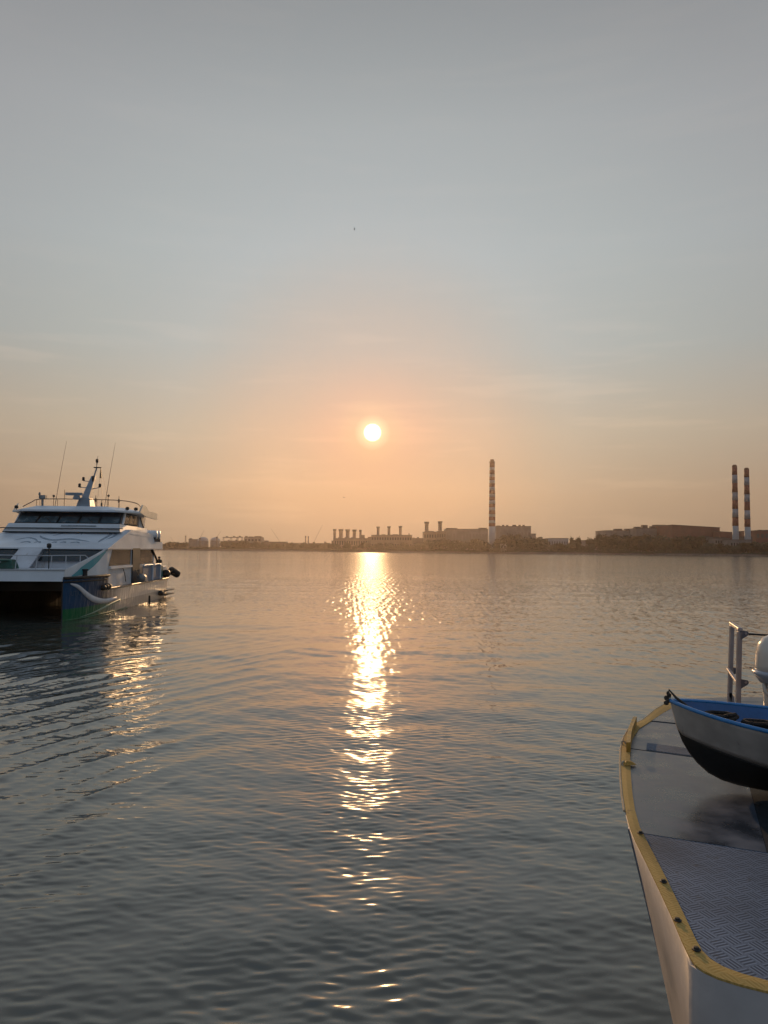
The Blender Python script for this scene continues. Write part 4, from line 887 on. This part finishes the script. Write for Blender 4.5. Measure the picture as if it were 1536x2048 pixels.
I = [I[0]+(I[0]-I[1]).normalized()*3.2]+I+[Vector((4.6, I[-1].y+.10, ZD)), Vector((8.5, I[-1].y+.16, ZD))]
boat = empty('work_boat', (4.0, 6.0, ZD)); tag(boat, 'grey work boat with metal deck and yellow edge moored at lower right', 'boat')
# yellow edge
b = MB(); rows = []
for i in range(len(O)):
    rows.append([O[i]+Vector((0, 0, -.003)), O[i]+Vector((0, 0, .007)), O[i].lerp(I[i], .5)+Vector((0, 0, .010)), I[i]+Vector((0, 0, .008)), I[i]+Vector((0, 0, -.03))])
ye = len(outer_px)
b.grid(rows[:ye+1], smooth=False); b.build('yellow_edge', m_ytread, boat, world=True)
b = MB(); b.grid(rows[ye:], smooth=False); b.build('bow_edge', m_smooth, boat, world=True)
# hull
def inward(i):
    a = O[max(i-1, 0)]; c = O[min(i+1, len(O)-1)]; t = (c-a).normalized(); return Vector((t.y, -t.x, 0))
iA = min(range(len(O)), key=lambda i: (O[i]-g2(1262, 1662)).length)
iC = min(range(len(O)), key=lambda i: (O[i]-g2(1390, 1932)).length)
rows = []
for i in range(len(O)):
    base = O[i].copy(); base.z = ZD-.004
    if i <= iC: d = Vector((0, .02, 0))*0 + Vector((0.0, .03, 0))
    elif i <= iA: k = (i-iC)/(iA-iC); d = Vector((.04+.20*k, .02*(1-k), 0))
    else: k = min(1, (i-iA)/3); d = Vector((.24+.25*k, -.15*k, 0))
    rows.append([base+Vector((0.02 if i > iC else 0, .02, 0))+d*h+Vector((0, 0, -h)) for h in (0, .5, 1.0, 1.6, 2.3, 2.9)])
b = MB(); b.grid(rows, smooth=True); ho = b.build('hull', m_hullg, boat, world=True)
md = ho.modifiers.new('thick', 'SOLIDIFY'); md.thickness = .02
b = MB(); r = rows[iA]; b.tube([p+Vector((-.012, -.02, 0)) for p in r], .022, 6); b.build('weld_strip', m_weld, boat, world=True)
b = MB(); b.tube([p+Vector((-.006, -.075, 0)) for p in r], .010, 5); b.build('weld_strip', m_weld, boat, world=True)
# seams cut the deck into plates
def clip(poly, a, c, keep):          # keep the side of line a-c where cross has the sign of keep
    out = []; n = len(poly)
    f = lambda p: ((c.x-a.x)*(p.y-a.y)-(c.y-a.y)*(p.x-a.x))*keep
    for i in range(n):
        p, q = poly[i], poly[(i+1) % n]; fp, fq = f(p), f(q)
        if fp >= 0: out.append(p)
        if fp*fq < 0: out.append(p.lerp(q, fp/(fp-fq)))
    return out
deck = [p.copy() for p in I]
L1 = (g2(1268, 1664), g2(1536, 1706)); L2 = (g2(1266, 1498), g2(1376, 1513)); L3 = (g2(1285, 1441), g2(1345, 1447)); LV = (g2(1497, 1575), g2(1531, 1704))
def off(l, d): n = Vector((-(l[1]-l[0]).y, (l[1]-l[0]).x, 0)).normalized()*d; return (l[0]+n, l[1]+n)
G = .018
def plate(poly, m, name, z=0.0):
    b = MB(); b.prism([p+Vector((0, 0, -.012)) for p in poly], (0, 0, .012+z)); return b.build(name, m, boat, world=True)
b = MB(); b.prism([p+Vector((0, 0, -.06)) for p in [q.lerp(Vector((4.5, 6.2, ZD)), .0) for q in deck]], (0, 0, .03)); b.build('deck_underlayer', m_black, boat, world=True)
zoneA = clip(deck, *off(L1, -.001), -1)
plate(zoneA, m_tread, 'tread_deck_plate')
mid = clip(clip(deck, *off(L1, .001), 1), *off(L2, -G), -1)
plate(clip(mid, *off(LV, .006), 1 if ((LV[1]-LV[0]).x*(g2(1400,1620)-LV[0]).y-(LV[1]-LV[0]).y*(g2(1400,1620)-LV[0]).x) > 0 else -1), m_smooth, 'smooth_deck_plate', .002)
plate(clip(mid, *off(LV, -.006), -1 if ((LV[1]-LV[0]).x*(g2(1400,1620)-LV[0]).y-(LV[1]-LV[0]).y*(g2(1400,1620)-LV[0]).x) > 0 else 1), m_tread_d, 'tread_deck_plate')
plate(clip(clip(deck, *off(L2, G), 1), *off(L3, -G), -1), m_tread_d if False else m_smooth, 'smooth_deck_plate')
strip = clip(clip(clip(deck, *off(L2, G*2), 1), *off(L2, .30), -1), g2(1290, 1520), g2(1300, 1440), -1)
plate(strip, m_tread, 'tread_strip', .004)
plate(clip(deck, *off(L3, G), 1), m_smooth, 'bow_deck_plate', .006)
for px, py in ((1281, 1670), (1327, 1768), (1355, 1846), (1393, 1905), (1516, 1611)):
    b = MB(); b.lathe(g2(px, py)+Vector((0, 0, .014)), [(.022, 0), (.021, .003), (.013, .005), (.012, .012), (.004, .013)], 10, smooth=False); b.build('deck_bolt', m_black, boat, world=True)
# upstand on the yellow edge, rope lashings round it
P = [g2(1257, 1506), g2(1260, 1480), g2(1270, 1452)]
b = MB(); b.grid([[p+Vector((-.02, 0, .0)), p+Vector((-.02, 0, .10)), p+Vector((.02, 0, .10)), p+Vector((.02, 0, 0))] for p in [Vector(q) for q in bez([tuple(x) for x in P], 10)]], smooth=False)
b.add([P[0]+Vector((-.02, 0, 0)), P[0]+Vector((.02, 0, 0)), P[0]+Vector((.02, 0, .10)), P[0]+Vector((-.02, 0, .10))], [(0, 1, 2, 3)]); b.build('edge_upstand', m_yellow, boat, world=True)
m_rope = mat('pale_rope', (.45, .38, .28), .9, noise=.3, nscale=60, bump=.8, bscale=120)
for px, py in ((1246, 1490), (1247, 1532)):
    c = g2(px, py); b = MB(); b.tube([c+Vector((.020*math.cos(a)+.01, .02*math.sin(a)+.006*k, .02*math.sin(a*1.0)+.012)) for k in range(3) for a in [i*math.pi/5 for i in range(10)]], .009, 6); o = b.build('rope_lashing', m_rope, boat, world=True)
b = MB(); e = [O[i]+Vector((-.008, 0, .0)) for i in range(iA+1, len(O)-3)]; b.tube(e, .010, 6); b.build('edge_rope', m_rope, boat, world=True)
b = MB(); c = g2(1262, 1535); b.hexa([c+Vector(v) for v in ((-.05, 0, .015), (.06, .03, .015), (.06, .09, .015), (-.05, .07, .015), (-.03, .03, .05), (.02, .04, .04), (.02, .07, .04), (-.03, .06, .05))]); b.build('edge_cleat', m_yellow, boat, world=True)

# rail frame on the bow
m_alu = mat('rail_alloy', (.34, .30, .31), .38, metal=.4, noise=.15, nscale=8)
m_eye = mat('eye_plate', (.12, .12, .15), .45, metal=.4)
rail = empty('bow_rail_frame', g2(1470, 1440)); tag(rail, 'grey metal rail frame with wire standing behind the blue dinghy', 'railing')
p1 = PY(1464, 1251, 8.35); p2 = PY(1479, 1263, 7.62); q1 = Vector((PY(1457, 1400, 8.35).x, 8.35, ZD)); q2 = Vector((PY(1474, 1420, 7.62).x, 7.62, ZD))
def flat(a, c, w, d, name, m, parent, nrm=Vector((0, 1, 0))):
    a = Vector(a); c = Vector(c); t = (c-a).normalized(); s = t.cross(nrm).normalized()*w/2; n = t.cross(s).normalized()*d/2
    b = MB(); b.hexa([a-s-n, a+s-n, a+s+n, a-s+n, c-s-n, c+s-n, c+s+n, c-s+n]); return b.build(name, m, parent, world=True, bevel=.006)
flat(q1, p1, .045, .04, 'post', m_alu, rail); flat(q2, p2, .045, .04, 'post', m_alu, rail)
flat(p1+Vector((0, .02, .022)), p2+Vector((0, -.02, .022)), .045, .035, 'top_bar', m_alu, rail, Vector((0, 0, 1)))
flat(PY(1456, 1338, 8.35), PY(1476, 1366, 7.62), .035, .03, 'middle_bar', m_alu, rail, Vector((0, 0, 1)))
b = MB(); b.prism([PY(1457, 1386, 8.33), PY(1463, 1386, 8.33), PY(1468, 1394, 8.33), PY(1470, 1425, 8.33), PY(1456, 1425, 8.33)], (0, .02, 0)); b.build('gusset', m_alu, rail, world=True)
def eye(px, py, Y, s=1.0):
    b = MB(); pts = [PY(px-9*s, py-8*s, Y), PY(px+6*s, py-5*s, Y), PY(px+8*s, py, Y), PY(px+5*s, py+4*s, Y), PY(px-9*s, py+12*s, Y)]
    b.prism(pts, (0, .014, 0)); o = b.build('eye_plate', m_eye, rail, world=True)
    b = MB(); b.lathe(PY(px+1.5*s, py-1*s, Y)+Vector((0, -.006, 0)), [(.012*s, 0), (.012*s, .005)], 12, axis='Y'); b.build('eye_ring', m_alu, o, world=True)
eye(1490, 1268, 7.60); eye(1490, 1366, 7.60); eye(1474, 1341, 8.33, .7)
b = MB(); b.tube([PY(1498, 1268, 7.6), PY(1530, 1270, 7.62), PY(1600, 1272, 7.7), PY(1700, 1270, 7.8)], .011, 6); b.build('wire', m_black, rail, world=True)
b = MB(); x = PY(1705, 1270, 7.8); b.tube([Vector((x.x, 7.8, ZD)), Vector((x.x, 7.8, x.z+.06))], .025, 8); b.build('post', m_alu, rail, world=True)

# outboard motor on its stand at the right edge
mc = PY(1552, 1342, 7.0); ob = empty('outboard_motor', Vector((mc.x, mc.y, ZD))); tag(ob, 'white domed outboard motor upright at the right edge beyond the dinghy', 'outboard motor')
m_cowl = mat('cowl_white', (.55, .50, .45), .22, noise=.08, nscale=4, coat=.5)
z0 = mc.z-ZD; s = 7.0/F
def ell(prof, kx=1.0, ky=1.25, n=28):
    b = MB(); vs = []; fs = []
    for r, h in prof:
        for k in range(n): a = 2*math.pi*k/n; vs.append((math.cos(a)*r*kx, math.sin(a)*r*ky, h))
    for i in range(len(prof)-1):
        for k in range(n): fs.append((i*n+k, i*n+(k+1) % n, (i+1)*n+(k+1) % n, (i+1)*n+k))
    b.add(vs, fs, True); b.f.append(list(range(len(vs)-n, len(vs)))); b.smooth.append(True); b.f.append(list(range(n))[::-1]); b.smooth.append(True); return b
ell([(36*s, z0-2*s), (36*s, z0+12*s), (34*s, z0+35*s), (30*s, z0+52*s), (22*s, z0+64*s), (12*s, z0+70*s), (2*s, z0+72*s)]).build('cowl', m_cowl, ob)
ell([(28*s, z0-24*s), (36*s, z0-12*s), (41*s, z0-6*s), (41*s, z0-2*s), (37*s, z0+1*s)]).build('cowl_collar', mat('collar_blue', (.30, .34, .42), .25, coat=.4), ob)
ell([(24*s, .02), (26*s, z0-45*s), (27*s, z0-24.5*s)], .9, 1.0).build('leg', m_cowl, ob)
b = MB(); b.tube([(-26*s, -.02, z0-24*s), (-28*s, -.05, z0-38*s), (-22*s, -.05, z0-46*s)], .018, 8); b.build('carrying_handle', m_cowl, ob)
b = MB(); b.box((-.16, -.12, 0), (.16, .12, .05)); b.build('stand_foot', m_darkgrey, ob, bevel=.008)

# dinghy
din = empty('dinghy', g2(1400, 1560)); tag(din, 'small open dinghy with blue inside, white topsides and black bottom lying on the deck', 'dinghy')
m_dblue = mat('dinghy_blue', (.007, .085, .27), .4, chip=((.05, .09, .13), (14, 14, 10), .62, .6), noise=.18, nscale=6, bump=.1, bscale=20, coat=.3)
m_dgun = mat('gunwale_blue', (.02, .18, .46), .3, noise=.12, nscale=9, coat=.3)
m_dwhite = mat('dinghy_grey_white', (.38, .35, .33), .45, chip=((.13, .11, .10), (10, 10, 4), .62, .6), noise=.16, nscale=5, bump=.1, bscale=10)
m_dblack = mat('dinghy_black', (.008, .008, .008), .5, noise=.3, nscale=5)
tip = PY(1341, 1402, 6.20); AX = math.radians(-21); ax = Vector((math.cos(AX), math.sin(AX), 0)); lat = Vector((-ax.y, ax.x, 0)); HT = tip.z-ZD
def kz(s):                                   # keel height above deck
    pts = [(0, HT), (.04, HT*.72), (.09, HT*.52), (.16, HT*.34), (.26, HT*.19), (.42, HT*.08), (.7, .025), (1.2, .012), (3.4, .012)]
    for (a, h), (c, k) in zip(pts, pts[1:]):
        if s <= c: f = (s-a)/(c-a); return h+(k-h)*f
    return .012
def hb(s): return .005+.66*(1-math.exp(-(s/.52)**.92))*(1-max(0, (s-1.6))*.10)
def tz(s): return HT-.16*min(s, 1.6)/1.0+.05*min(s, 1.6)**2+max(0, s-1.6)*.0
SS = [0, .02, .05, .09, .14, .2, .28, .38, .5, .65, .85, 1.1, 1.4, 1.8, 2.2, 2.6, 3.0, 3.2]
def sec(s, q, inset=0.0):                     # q 0 keel .. 1 gunwale
    k = kz(s)+inset*1.2; t = tz(s); z = k+(t-k)*q; ex = .95-.5*min(1, s/.9); return max(.0, hb(s)-inset)*q**ex, z
def dp(s, side, y, z): p = tip+ax*s+lat*(side*y); return Vector((p.x, p.y, ZD+z))
def paint(s): return .60-.03*min(s, 1)
def shell(q0f, q1f, n, name, m, side_list=(1, -1), inset=0.0, thick=.0):
    b = MB()
    for sd_ in side_list:
        rows = []
        for s in SS:
            q0, q1 = q0f(s), q1f(s); row = []
            for i in range(n+1):
                q = q0+(q1-q0)*i/n; y, z = sec(s, q, inset); row.append(dp(s, sd_, y, z))
            rows.append(row)
        b.grid(rows, smooth=True)
    o = b.build(name, m, din, world=True); 
    if thick: md = o.modifiers.new('thick', 'SOLIDIFY'); md.thickness = thick; md.offset = 0
    return o
bl = lambda s: min(.97, max(0.0, (HT*.64-.21*min(s, 1.2)-kz(s))/(tz(s)-kz(s)+1e-5)))
shell(lambda s: 0, bl, 10, 'bottom', m_dblack, thick=.008)
shell(bl, lambda s: 1, 8, 'topsides', m_dwhite, thick=.010)
shell(lambda s: 0, lambda s: 1, 14, 'inside_lining', m_dblue, inset=.032)
for sd_ in (1, -1):
    b = MB(); b.tube([dp(s, sd_, sec(s, 1)[0], tz(s)+.004) for s in SS], .016, 10); b.build('gunwale', m_dgun, din, world=True)
b = MB(); y, z = hb(3.2), tz(3.2); b.prism([dp(3.19, sd_, sec(3.2, q)[0], sec(3.2, q)[1]) for sd_, q in ((1, 1), (1, .6), (1, .25), (1, .03), (-1, .03), (-1, .25), (-1, .6), (-1, 1))], ax*.03); b.build('transom', m_dblue, din, world=True)
for s in (1.25, 2.2):
    b = MB(); y = sec(s, .72)[0]-.01; z = sec(s, .72)[1]; b.hexa([dp(s, -1, y, z), dp(s, 1, y, z), dp(s+.24, 1, y, z), dp(s+.24, -1, y, z), dp(s, -1, y, z+.03), dp(s, 1, y, z+.03), dp(s+.24, 1, y, z+.03), dp(s+.24, -1, y, z+.03)]); b.build('thwart', m_dblue, din, world=True, bevel=.006)
for s0, s1, zz in ((.30, 1.3, .36),):
    b = MB(); b.prism([dp(s0, -1, sec(s0, .36)[0], zz), dp(s1, -1, sec(s1, .45)[0], zz), dp(s1, 1, sec(s1, .45)[0], zz), dp(s0, 1, sec(s0, .36)[0], zz)], (0, 0, .02)); b.build('foresheet', m_dblue, din, world=True)
b = MB(); c = dp(-.02, 1, 0, HT)
for i in range(5): b.lathe(c+Vector((random.uniform(-.03, .02), random.uniform(-.02, .02), -.02+.02*i)), [(.008, -.016), (.020-.002*i, -.01), (.022-.002*i, .01), (.008, .02)], 8)
b.tube([c+Vector((0, 0, .02)), c+Vector((.01, .0, .09)), c+Vector((.06, -.02, .03)), c+Vector((.14, -.03, -.03))], .012, 6); b.build('bow_painter_knot', mat('old_rope', (.07, .06, .05), .9, noise=.4, nscale=40, bump=.8, bscale=80), din, world=True)
# coils of rope lying in the dinghy
m_coil = mat('brown_rope', (.035, .026, .022), .95, noise=.5, nscale=50, bump=1.0, bscale=90)
def coil(s, y, r, turns, label, z=.16):
    c = dp(s, 1, y, z); root = empty('rope_coil', c); tag(root, label, 'rope', 'rope coils in the dinghy'); rnd = random.Random(int(s*100))
    pts = []
    for i in range(turns*14):
        a = i*2*math.pi/14; rr = r*(1-.25*math.sin(i*.13))+rnd.uniform(-.012, .012); pts.append((rr*math.cos(a), rr*.8*math.sin(a), .018*i/14*1.3+rnd.uniform(-.006, .006)))
    b = MB(); b.tube(pts, .017, 6); b.build('rope', m_coil, root)
    b = MB(); b.tube([pts[-1], (r*.9, .1, .12), (r*1.6, .02, -.04)], .017, 6); b.build('rope_end', m_coil, root)
coil(.38, -.02, .10, 7, 'brown rope coil nearest the bow inside the dinghy', .44)
coil(.66, -.04, .11, 6, 'middle brown rope coil inside the dinghy', .43)
coil(1.02, -.1, .13, 6, 'rope coil at the right edge inside the dinghy', .42)
# ------------------------------------------------------------------ haze
def haze():
    m = bpy.data.materials.new('haze_air'); m.use_nodes = True; t = m.node_tree; t.nodes.clear()
    v = t.nodes.new('ShaderNodeVolumePrincipled'); o = t.nodes.new('ShaderNodeOutputMaterial')
    v.inputs['Color'].default_value = (.90, .78, .74, 1); v.inputs['Density'].default_value = HAZE_DENSITY
    v.inputs['Anisotropy'].default_value = HAZE_G
    t.links.new(v.outputs[0], o.inputs['Volume'])
    b = MB(); b.box((-2000, -700, -1.9), (2000, 1990, 172)); ob = b.build('haze', m); tag(ob, kind='stuff')
HAZE_DENSITY = .000047; HAZE_G = .77
haze()
